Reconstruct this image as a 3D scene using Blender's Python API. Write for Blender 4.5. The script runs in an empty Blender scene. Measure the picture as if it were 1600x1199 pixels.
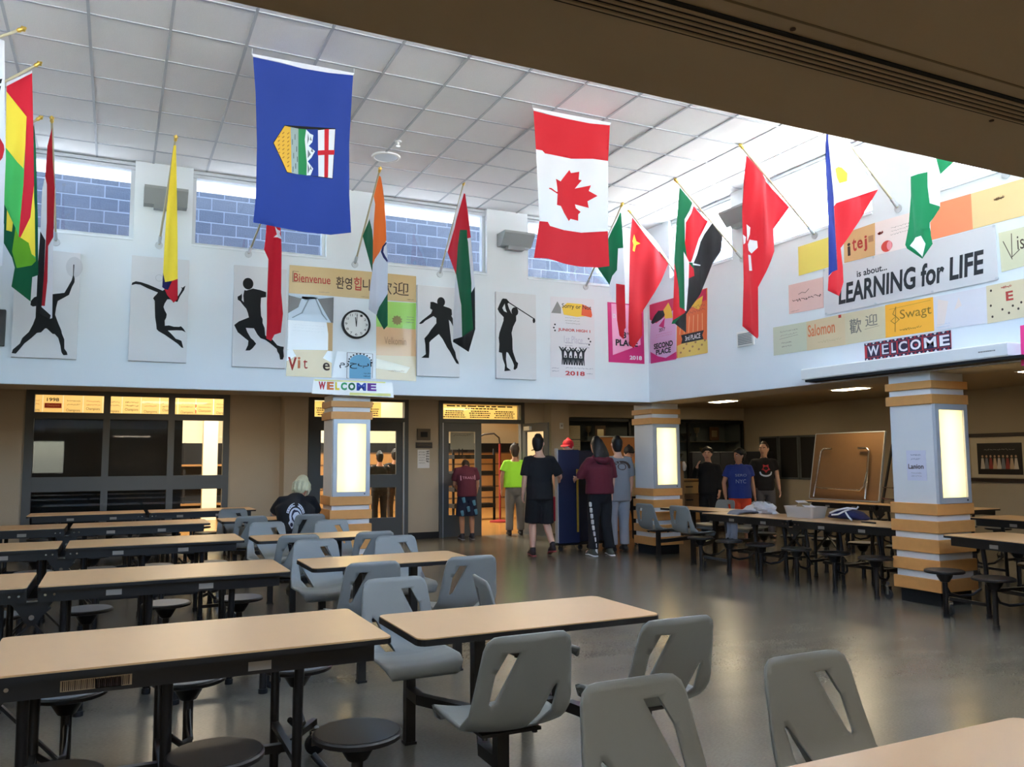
import bpy, bmesh, math, random
from math import sin, cos, pi, radians, sqrt, atan2
from mathutils import Vector, Matrix
from mathutils.geometry import delaunay_2d_cdt
from mathutils.bvhtree import BVHTree
SC = bpy.context.scene; COL = SC.collection
rnd = random.Random(7)
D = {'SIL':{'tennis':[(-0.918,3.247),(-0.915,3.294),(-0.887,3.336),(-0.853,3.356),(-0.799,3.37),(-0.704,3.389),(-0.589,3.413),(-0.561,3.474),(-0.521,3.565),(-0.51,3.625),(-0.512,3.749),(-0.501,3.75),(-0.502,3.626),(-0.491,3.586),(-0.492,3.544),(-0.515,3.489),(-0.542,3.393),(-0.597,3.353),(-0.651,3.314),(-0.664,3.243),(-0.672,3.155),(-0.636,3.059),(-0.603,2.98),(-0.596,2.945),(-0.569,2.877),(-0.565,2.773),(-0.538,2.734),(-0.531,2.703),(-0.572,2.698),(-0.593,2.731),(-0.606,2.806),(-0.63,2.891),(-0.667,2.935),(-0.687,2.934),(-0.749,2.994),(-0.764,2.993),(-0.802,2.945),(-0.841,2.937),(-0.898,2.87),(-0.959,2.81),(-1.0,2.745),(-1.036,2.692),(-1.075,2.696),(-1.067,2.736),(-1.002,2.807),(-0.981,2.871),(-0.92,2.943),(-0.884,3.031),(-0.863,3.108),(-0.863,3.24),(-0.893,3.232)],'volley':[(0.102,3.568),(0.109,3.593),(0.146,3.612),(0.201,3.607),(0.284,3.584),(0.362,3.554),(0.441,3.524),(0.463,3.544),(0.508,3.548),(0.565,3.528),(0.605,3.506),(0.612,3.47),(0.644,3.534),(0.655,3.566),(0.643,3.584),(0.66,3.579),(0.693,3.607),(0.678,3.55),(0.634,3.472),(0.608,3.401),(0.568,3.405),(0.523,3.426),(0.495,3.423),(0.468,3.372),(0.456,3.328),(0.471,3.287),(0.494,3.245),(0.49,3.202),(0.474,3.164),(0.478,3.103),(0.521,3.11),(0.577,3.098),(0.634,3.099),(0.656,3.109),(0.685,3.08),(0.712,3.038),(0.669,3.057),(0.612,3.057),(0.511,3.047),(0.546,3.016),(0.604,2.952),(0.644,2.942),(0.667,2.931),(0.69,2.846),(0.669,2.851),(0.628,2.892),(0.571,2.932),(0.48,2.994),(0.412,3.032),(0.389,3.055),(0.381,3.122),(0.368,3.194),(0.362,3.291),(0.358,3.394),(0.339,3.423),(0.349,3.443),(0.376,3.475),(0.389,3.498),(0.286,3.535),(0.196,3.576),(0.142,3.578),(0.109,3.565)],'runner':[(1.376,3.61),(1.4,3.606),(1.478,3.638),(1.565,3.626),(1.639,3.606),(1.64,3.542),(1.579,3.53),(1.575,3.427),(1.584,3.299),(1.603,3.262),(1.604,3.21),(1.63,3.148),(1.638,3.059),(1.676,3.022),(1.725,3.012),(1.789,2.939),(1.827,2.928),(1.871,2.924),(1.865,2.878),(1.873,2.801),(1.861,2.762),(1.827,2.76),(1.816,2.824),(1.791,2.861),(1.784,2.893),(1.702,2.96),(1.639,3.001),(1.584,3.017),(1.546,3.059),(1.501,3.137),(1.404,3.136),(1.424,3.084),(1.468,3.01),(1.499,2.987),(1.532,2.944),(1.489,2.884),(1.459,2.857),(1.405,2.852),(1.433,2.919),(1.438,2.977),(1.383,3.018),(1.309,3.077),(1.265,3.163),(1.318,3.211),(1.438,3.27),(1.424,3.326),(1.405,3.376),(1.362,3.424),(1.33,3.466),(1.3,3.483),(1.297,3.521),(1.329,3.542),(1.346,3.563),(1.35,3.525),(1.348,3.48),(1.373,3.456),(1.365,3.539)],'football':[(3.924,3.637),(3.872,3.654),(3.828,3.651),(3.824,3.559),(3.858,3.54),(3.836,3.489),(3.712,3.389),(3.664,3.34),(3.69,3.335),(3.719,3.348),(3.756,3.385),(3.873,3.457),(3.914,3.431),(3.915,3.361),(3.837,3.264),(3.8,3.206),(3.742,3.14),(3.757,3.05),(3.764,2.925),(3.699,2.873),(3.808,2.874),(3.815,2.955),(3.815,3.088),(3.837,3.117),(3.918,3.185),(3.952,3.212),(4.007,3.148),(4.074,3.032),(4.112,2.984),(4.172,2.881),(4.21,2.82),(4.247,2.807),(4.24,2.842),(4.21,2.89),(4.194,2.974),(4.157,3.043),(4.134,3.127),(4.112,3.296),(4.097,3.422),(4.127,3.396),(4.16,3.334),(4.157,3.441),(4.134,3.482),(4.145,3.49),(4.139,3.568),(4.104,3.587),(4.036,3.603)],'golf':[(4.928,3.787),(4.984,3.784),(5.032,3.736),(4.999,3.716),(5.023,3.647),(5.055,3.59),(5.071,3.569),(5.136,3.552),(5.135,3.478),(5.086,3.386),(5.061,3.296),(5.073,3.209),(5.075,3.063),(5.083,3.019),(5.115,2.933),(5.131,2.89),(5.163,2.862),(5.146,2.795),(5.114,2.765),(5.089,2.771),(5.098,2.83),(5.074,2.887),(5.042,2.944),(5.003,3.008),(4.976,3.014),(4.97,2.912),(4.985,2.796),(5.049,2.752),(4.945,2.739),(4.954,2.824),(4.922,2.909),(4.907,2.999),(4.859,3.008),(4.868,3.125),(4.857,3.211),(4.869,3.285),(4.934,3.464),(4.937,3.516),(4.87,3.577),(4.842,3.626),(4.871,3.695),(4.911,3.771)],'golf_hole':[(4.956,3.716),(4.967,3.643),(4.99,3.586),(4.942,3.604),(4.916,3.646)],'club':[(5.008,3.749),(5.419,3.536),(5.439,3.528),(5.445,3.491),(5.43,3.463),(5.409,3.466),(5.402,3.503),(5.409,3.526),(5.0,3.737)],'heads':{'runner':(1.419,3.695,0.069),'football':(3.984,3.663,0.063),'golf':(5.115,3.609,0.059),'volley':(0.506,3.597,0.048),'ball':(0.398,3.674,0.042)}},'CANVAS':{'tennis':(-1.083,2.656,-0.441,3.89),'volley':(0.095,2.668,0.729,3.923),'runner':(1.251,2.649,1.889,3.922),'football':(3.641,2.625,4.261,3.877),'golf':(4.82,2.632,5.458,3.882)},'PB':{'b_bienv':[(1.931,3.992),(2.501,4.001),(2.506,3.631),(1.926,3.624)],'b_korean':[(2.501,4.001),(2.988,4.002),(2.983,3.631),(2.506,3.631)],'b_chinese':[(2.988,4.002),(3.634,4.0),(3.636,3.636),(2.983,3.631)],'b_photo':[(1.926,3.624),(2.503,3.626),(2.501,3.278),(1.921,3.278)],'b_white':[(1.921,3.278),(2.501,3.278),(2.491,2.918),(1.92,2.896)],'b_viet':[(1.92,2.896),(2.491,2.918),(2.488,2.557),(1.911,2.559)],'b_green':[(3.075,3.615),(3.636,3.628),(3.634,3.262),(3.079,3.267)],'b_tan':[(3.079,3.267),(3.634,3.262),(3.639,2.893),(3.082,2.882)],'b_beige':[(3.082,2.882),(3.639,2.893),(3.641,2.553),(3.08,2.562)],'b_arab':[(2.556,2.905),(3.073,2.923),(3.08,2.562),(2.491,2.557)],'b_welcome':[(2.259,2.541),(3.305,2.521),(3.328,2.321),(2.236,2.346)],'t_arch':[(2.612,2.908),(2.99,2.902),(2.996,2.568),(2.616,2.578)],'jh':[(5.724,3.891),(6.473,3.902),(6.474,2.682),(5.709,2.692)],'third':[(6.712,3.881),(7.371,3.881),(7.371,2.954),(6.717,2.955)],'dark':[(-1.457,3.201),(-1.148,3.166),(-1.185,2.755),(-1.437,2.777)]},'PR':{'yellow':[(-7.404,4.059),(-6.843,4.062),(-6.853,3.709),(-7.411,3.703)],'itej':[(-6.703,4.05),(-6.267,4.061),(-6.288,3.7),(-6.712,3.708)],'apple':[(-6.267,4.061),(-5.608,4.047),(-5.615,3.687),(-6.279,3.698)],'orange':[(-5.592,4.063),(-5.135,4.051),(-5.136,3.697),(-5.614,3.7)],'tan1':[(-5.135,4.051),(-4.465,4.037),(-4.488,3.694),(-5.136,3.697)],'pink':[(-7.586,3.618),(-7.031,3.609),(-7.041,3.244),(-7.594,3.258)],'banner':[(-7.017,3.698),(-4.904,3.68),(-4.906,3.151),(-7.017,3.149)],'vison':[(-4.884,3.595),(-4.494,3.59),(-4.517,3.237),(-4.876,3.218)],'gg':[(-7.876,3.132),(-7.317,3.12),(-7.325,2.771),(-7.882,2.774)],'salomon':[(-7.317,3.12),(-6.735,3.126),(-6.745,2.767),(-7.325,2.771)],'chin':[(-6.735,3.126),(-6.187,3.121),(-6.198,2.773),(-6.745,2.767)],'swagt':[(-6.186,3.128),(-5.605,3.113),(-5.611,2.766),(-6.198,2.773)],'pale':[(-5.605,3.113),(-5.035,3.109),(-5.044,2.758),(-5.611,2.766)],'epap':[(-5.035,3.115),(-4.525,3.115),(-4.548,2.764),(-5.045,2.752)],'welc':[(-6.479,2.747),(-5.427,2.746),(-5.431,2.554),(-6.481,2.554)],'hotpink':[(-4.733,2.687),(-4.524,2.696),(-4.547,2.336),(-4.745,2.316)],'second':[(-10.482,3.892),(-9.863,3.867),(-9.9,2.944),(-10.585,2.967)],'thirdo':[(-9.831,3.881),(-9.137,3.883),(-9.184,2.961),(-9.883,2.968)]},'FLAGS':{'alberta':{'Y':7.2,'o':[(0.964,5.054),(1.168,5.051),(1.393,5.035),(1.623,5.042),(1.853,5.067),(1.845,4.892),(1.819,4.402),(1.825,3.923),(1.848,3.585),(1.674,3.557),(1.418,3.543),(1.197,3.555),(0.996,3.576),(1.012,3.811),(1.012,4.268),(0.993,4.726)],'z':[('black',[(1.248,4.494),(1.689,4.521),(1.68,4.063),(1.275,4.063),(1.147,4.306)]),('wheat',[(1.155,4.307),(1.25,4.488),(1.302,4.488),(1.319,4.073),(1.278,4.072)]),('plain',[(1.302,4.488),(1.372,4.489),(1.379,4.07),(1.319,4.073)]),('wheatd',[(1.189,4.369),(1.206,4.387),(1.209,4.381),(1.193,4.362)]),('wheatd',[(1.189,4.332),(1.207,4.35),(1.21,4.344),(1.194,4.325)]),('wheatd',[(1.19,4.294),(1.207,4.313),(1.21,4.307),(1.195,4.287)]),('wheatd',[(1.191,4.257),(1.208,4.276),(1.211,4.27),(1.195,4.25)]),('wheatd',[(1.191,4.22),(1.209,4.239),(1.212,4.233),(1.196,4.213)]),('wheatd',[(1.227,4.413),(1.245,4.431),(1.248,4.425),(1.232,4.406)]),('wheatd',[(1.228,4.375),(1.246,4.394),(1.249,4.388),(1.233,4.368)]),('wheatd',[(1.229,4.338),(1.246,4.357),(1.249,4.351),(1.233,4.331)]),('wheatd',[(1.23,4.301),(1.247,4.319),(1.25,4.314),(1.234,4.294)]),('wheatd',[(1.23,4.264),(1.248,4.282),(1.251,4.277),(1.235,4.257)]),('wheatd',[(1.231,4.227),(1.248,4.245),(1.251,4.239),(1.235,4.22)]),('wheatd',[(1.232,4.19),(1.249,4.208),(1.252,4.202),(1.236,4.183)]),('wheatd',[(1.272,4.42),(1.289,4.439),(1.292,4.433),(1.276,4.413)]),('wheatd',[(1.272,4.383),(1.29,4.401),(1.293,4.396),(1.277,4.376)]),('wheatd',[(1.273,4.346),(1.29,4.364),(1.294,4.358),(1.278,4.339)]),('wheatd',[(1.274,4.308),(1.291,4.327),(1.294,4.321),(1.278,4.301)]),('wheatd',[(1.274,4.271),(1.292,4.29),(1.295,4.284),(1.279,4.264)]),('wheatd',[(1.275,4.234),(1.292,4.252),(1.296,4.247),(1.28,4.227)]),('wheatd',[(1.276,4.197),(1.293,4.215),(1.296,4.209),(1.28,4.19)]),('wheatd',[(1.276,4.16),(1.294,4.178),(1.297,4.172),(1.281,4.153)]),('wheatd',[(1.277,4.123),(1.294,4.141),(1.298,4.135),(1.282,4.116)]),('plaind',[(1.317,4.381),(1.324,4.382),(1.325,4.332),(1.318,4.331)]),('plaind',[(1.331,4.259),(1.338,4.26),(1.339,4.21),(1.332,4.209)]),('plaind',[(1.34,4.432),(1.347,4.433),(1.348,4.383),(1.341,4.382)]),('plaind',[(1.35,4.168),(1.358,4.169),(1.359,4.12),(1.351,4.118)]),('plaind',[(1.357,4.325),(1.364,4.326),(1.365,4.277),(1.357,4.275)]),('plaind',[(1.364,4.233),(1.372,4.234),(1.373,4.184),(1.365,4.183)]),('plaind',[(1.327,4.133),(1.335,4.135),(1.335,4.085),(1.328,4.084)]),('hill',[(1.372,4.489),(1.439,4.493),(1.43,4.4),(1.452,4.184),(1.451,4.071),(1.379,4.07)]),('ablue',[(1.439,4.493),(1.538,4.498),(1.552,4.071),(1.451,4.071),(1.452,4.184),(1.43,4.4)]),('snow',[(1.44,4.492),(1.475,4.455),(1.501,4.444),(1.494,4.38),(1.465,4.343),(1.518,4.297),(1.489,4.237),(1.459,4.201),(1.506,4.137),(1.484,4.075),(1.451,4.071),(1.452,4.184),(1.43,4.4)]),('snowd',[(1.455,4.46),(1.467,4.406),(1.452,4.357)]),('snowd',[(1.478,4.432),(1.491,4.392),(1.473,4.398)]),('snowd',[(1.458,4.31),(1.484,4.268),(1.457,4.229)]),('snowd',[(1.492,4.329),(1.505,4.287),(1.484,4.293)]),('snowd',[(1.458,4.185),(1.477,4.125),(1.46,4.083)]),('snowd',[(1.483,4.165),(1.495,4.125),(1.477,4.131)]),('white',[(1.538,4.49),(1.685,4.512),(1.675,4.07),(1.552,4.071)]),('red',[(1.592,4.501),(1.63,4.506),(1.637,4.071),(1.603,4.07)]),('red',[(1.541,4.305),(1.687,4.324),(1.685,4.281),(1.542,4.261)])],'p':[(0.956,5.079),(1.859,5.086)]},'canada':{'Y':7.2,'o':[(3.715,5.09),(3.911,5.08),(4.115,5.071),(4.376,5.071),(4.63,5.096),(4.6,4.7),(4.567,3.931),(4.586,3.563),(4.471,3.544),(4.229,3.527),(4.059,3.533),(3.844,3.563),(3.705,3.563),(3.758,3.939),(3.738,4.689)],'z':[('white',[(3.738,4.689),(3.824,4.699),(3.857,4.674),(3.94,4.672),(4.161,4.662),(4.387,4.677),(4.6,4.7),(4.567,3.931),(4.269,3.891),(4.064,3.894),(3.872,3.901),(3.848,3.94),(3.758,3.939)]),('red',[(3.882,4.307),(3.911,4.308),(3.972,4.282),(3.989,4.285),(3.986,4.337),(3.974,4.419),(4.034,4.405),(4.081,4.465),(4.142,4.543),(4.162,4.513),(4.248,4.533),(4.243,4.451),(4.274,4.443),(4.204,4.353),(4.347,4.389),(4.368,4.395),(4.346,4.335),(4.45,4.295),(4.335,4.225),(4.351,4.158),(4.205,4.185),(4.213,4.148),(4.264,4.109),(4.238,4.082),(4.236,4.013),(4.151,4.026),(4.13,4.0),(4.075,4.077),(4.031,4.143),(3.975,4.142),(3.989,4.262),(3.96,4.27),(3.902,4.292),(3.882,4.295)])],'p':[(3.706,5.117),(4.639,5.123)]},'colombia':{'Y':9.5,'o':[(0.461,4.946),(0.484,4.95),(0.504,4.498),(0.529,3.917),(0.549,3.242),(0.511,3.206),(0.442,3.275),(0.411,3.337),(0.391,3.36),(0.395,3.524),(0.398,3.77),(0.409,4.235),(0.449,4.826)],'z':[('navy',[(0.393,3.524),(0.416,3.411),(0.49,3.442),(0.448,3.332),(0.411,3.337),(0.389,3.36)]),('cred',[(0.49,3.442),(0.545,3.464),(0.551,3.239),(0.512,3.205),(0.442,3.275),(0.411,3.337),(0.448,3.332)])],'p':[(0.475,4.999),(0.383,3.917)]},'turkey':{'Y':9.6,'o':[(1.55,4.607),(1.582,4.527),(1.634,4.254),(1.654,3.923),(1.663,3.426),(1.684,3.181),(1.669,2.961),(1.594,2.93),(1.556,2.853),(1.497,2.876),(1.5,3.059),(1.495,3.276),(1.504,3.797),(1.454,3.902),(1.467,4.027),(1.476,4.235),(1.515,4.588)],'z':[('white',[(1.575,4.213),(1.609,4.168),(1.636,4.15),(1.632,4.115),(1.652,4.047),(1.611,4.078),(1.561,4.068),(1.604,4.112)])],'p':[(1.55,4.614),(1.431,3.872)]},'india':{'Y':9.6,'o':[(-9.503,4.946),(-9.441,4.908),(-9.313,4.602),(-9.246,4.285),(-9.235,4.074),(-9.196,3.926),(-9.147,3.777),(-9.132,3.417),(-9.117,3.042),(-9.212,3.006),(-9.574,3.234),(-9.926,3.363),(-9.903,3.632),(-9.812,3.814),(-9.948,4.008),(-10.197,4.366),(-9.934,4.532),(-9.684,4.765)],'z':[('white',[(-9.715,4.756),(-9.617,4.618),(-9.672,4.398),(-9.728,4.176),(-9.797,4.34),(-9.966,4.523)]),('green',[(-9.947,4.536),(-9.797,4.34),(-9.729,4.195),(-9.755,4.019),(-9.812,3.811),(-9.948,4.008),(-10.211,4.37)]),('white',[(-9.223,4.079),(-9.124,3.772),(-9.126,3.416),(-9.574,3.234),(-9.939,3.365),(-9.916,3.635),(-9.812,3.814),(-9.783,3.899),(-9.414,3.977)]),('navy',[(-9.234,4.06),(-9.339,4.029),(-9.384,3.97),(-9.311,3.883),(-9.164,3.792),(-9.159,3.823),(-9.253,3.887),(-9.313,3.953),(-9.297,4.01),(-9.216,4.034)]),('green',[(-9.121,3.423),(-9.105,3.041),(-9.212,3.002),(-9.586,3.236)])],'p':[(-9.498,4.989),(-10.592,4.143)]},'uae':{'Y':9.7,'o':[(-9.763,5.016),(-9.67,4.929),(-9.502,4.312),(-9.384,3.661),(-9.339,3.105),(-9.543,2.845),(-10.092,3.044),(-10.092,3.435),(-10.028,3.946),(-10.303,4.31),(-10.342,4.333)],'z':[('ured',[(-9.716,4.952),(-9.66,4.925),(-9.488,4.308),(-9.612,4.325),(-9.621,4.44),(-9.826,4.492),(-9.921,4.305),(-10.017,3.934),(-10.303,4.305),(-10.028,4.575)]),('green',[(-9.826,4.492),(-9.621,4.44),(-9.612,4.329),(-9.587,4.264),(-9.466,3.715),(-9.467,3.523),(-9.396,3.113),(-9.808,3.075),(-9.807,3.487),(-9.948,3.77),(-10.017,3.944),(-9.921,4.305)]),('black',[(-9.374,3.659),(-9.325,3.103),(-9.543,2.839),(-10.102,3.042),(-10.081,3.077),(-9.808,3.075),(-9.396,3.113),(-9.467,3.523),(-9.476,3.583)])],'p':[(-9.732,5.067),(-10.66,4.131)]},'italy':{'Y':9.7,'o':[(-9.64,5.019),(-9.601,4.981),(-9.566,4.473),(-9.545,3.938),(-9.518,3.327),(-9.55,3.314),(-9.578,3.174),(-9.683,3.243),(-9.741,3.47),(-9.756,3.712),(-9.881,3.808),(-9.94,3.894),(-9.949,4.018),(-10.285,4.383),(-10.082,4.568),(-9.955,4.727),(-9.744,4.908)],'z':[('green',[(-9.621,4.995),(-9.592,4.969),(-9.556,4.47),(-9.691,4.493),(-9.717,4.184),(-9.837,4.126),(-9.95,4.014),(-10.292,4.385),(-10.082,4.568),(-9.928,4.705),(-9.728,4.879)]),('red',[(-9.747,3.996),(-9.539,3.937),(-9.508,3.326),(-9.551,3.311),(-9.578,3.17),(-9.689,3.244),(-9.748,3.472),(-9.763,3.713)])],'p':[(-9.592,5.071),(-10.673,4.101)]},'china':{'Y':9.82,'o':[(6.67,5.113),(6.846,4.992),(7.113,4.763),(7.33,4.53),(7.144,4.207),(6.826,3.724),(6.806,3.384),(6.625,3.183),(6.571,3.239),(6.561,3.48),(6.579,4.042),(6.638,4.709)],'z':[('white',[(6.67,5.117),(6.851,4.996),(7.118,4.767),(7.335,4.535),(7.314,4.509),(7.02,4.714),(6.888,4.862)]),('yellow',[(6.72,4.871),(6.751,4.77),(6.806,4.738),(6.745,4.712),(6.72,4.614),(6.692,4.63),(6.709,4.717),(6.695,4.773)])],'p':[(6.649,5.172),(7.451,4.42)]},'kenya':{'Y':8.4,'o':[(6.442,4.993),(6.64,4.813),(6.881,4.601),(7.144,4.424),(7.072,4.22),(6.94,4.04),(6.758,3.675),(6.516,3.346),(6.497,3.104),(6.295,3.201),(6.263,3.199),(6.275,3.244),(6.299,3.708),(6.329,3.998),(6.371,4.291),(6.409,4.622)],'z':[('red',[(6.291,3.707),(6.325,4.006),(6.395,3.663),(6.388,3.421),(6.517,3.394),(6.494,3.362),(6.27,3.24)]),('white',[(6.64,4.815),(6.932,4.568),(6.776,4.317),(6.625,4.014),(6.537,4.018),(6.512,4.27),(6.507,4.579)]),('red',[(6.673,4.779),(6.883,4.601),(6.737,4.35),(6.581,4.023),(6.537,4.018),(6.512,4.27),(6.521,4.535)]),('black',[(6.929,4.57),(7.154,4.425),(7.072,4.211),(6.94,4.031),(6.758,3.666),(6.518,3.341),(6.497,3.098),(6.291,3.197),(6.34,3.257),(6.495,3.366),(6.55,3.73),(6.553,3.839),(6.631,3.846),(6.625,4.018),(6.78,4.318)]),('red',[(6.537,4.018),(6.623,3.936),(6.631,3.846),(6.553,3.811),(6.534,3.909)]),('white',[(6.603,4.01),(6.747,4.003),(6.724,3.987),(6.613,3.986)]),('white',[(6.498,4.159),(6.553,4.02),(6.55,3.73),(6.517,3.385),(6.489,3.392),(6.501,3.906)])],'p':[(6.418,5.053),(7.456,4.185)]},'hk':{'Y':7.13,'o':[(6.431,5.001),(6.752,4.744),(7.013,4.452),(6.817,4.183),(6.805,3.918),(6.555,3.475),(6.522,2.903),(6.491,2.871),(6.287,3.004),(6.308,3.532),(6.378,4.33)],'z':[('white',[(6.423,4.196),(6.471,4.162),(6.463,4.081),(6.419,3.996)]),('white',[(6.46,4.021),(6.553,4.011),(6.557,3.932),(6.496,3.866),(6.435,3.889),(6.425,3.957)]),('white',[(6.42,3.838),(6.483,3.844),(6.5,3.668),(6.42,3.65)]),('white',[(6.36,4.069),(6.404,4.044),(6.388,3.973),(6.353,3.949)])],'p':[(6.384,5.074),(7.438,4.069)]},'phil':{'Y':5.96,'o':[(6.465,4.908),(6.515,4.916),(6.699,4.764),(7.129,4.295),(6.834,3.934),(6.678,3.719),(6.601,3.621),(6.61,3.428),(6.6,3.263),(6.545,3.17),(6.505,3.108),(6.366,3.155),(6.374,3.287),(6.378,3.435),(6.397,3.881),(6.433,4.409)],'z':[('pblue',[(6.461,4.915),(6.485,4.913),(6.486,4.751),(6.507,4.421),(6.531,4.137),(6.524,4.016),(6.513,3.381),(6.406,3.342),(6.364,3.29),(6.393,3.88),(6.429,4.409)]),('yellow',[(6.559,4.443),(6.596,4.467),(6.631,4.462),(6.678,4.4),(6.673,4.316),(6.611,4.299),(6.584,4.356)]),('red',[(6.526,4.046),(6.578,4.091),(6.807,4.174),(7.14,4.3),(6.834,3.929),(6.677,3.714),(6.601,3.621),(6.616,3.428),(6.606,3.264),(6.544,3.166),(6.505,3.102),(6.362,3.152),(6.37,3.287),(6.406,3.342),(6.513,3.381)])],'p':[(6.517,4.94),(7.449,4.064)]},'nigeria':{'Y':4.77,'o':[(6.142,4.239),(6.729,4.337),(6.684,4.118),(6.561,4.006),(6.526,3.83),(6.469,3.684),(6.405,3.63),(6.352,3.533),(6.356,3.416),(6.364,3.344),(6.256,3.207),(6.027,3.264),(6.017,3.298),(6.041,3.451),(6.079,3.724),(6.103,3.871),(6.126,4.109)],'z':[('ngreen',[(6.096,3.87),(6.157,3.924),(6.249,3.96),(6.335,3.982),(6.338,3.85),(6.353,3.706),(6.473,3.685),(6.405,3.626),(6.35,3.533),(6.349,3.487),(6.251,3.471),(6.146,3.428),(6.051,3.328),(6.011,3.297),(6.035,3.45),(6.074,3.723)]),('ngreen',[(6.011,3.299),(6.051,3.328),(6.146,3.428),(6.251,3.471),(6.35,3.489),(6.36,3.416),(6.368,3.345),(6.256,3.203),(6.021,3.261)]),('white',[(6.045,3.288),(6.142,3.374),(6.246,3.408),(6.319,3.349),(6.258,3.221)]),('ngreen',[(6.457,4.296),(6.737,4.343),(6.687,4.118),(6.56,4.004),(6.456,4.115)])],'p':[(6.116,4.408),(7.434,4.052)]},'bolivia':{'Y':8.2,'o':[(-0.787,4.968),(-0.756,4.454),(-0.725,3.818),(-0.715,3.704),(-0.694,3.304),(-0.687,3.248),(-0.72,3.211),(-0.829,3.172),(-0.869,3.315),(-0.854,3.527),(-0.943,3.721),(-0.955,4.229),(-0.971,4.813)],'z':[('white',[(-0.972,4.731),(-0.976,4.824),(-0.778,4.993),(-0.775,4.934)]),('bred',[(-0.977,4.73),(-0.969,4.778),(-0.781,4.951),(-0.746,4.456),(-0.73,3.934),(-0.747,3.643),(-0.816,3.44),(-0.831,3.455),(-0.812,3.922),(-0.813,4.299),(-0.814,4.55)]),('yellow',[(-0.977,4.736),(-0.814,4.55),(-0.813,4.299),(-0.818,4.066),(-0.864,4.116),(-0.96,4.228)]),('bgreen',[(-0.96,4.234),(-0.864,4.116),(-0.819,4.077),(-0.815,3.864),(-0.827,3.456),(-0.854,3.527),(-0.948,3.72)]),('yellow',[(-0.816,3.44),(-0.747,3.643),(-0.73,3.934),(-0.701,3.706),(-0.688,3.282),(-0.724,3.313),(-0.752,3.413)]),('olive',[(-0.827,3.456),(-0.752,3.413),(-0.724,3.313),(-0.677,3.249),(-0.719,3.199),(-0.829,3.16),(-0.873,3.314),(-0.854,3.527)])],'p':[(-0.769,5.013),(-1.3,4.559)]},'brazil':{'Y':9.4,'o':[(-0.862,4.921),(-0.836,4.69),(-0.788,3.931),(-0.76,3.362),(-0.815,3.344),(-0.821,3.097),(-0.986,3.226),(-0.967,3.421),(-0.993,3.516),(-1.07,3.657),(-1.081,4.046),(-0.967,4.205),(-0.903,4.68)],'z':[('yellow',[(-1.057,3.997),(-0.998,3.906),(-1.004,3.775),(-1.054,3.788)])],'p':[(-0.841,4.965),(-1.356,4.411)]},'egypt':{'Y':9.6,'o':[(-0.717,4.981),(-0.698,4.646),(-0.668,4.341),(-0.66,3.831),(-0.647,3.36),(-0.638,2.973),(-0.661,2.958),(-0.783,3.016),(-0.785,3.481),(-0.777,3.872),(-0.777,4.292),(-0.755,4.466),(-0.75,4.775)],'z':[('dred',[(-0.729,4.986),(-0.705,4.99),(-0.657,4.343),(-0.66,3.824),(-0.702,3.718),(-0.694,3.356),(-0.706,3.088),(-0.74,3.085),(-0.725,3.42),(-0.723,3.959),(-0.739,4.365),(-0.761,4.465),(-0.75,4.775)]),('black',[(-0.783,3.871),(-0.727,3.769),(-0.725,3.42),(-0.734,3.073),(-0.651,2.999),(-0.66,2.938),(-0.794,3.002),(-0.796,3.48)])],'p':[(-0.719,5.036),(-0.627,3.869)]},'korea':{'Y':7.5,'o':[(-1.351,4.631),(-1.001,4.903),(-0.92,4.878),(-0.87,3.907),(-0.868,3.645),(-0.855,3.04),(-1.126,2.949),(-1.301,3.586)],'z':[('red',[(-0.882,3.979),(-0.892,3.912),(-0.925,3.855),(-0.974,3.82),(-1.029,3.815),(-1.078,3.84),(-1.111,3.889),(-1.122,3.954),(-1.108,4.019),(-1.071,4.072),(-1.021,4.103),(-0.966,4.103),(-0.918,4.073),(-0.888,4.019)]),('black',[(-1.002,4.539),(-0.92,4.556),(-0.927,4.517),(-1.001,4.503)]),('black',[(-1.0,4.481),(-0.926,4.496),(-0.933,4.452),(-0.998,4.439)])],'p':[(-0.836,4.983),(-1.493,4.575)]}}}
# ------------------------------------------------------------------ camera
cam = bpy.data.cameras.new('camera'); cam.sensor_width = 36; cam.lens = 1288/1600*36; cam.clip_start = .05
co = bpy.data.objects.new('camera', cam); COL.objects.link(co); SC.camera = co
_r, _u, _b = (.90183,-.43204,-.00597), (-.03385,-.08445,.99585), (-.43075,-.89789,-.09079)
co.matrix_world = Matrix(((_r[0],_u[0],_b[0],0),(_r[1],_u[1],_b[1],0),(_r[2],_u[2],_b[2],1.5),(0,0,0,1)))
# ------------------------------------------------------------------ sky, sun, exposure
W = bpy.data.worlds.new('sky'); SC.world = W; W.use_nodes = True
_nt = W.node_tree; bg = _nt.nodes['Background']; sky = _nt.nodes.new('ShaderNodeTexSky'); sky.sky_type = 'NISHITA'; sky.sun_disc = False
SUN = Vector((.66,.40,.64)).normalized()                          # towards the sun: over the far right corner of the roof
sky.sun_elevation = math.asin(SUN.z); sky.sun_rotation = math.atan2(SUN.x, SUN.y); sky.air_density = 1.0; sky.dust_density = .8; sky.ozone_density = 1.5
_nt.links.new(sky.outputs[0], bg.inputs[0]); bg.inputs[1].default_value = .62
sun = bpy.data.lights.new('sun','SUN'); sun.energy = 60; sun.angle = .01; sun.color = (1,.99,.97)
so = bpy.data.objects.new('sun', sun); COL.objects.link(so); so.rotation_euler = (-SUN).to_track_quat('-Z','Y').to_euler()
SC.view_settings.view_transform = 'Standard'; SC.view_settings.look = 'None'; SC.view_settings.exposure = 1.62; SC.view_settings.gamma = 1
SC.view_settings.use_curve_mapping = False
SC.cycles.max_bounces = 10; SC.cycles.diffuse_bounces = 6; SC.cycles.sample_clamp_indirect = 8
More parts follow.
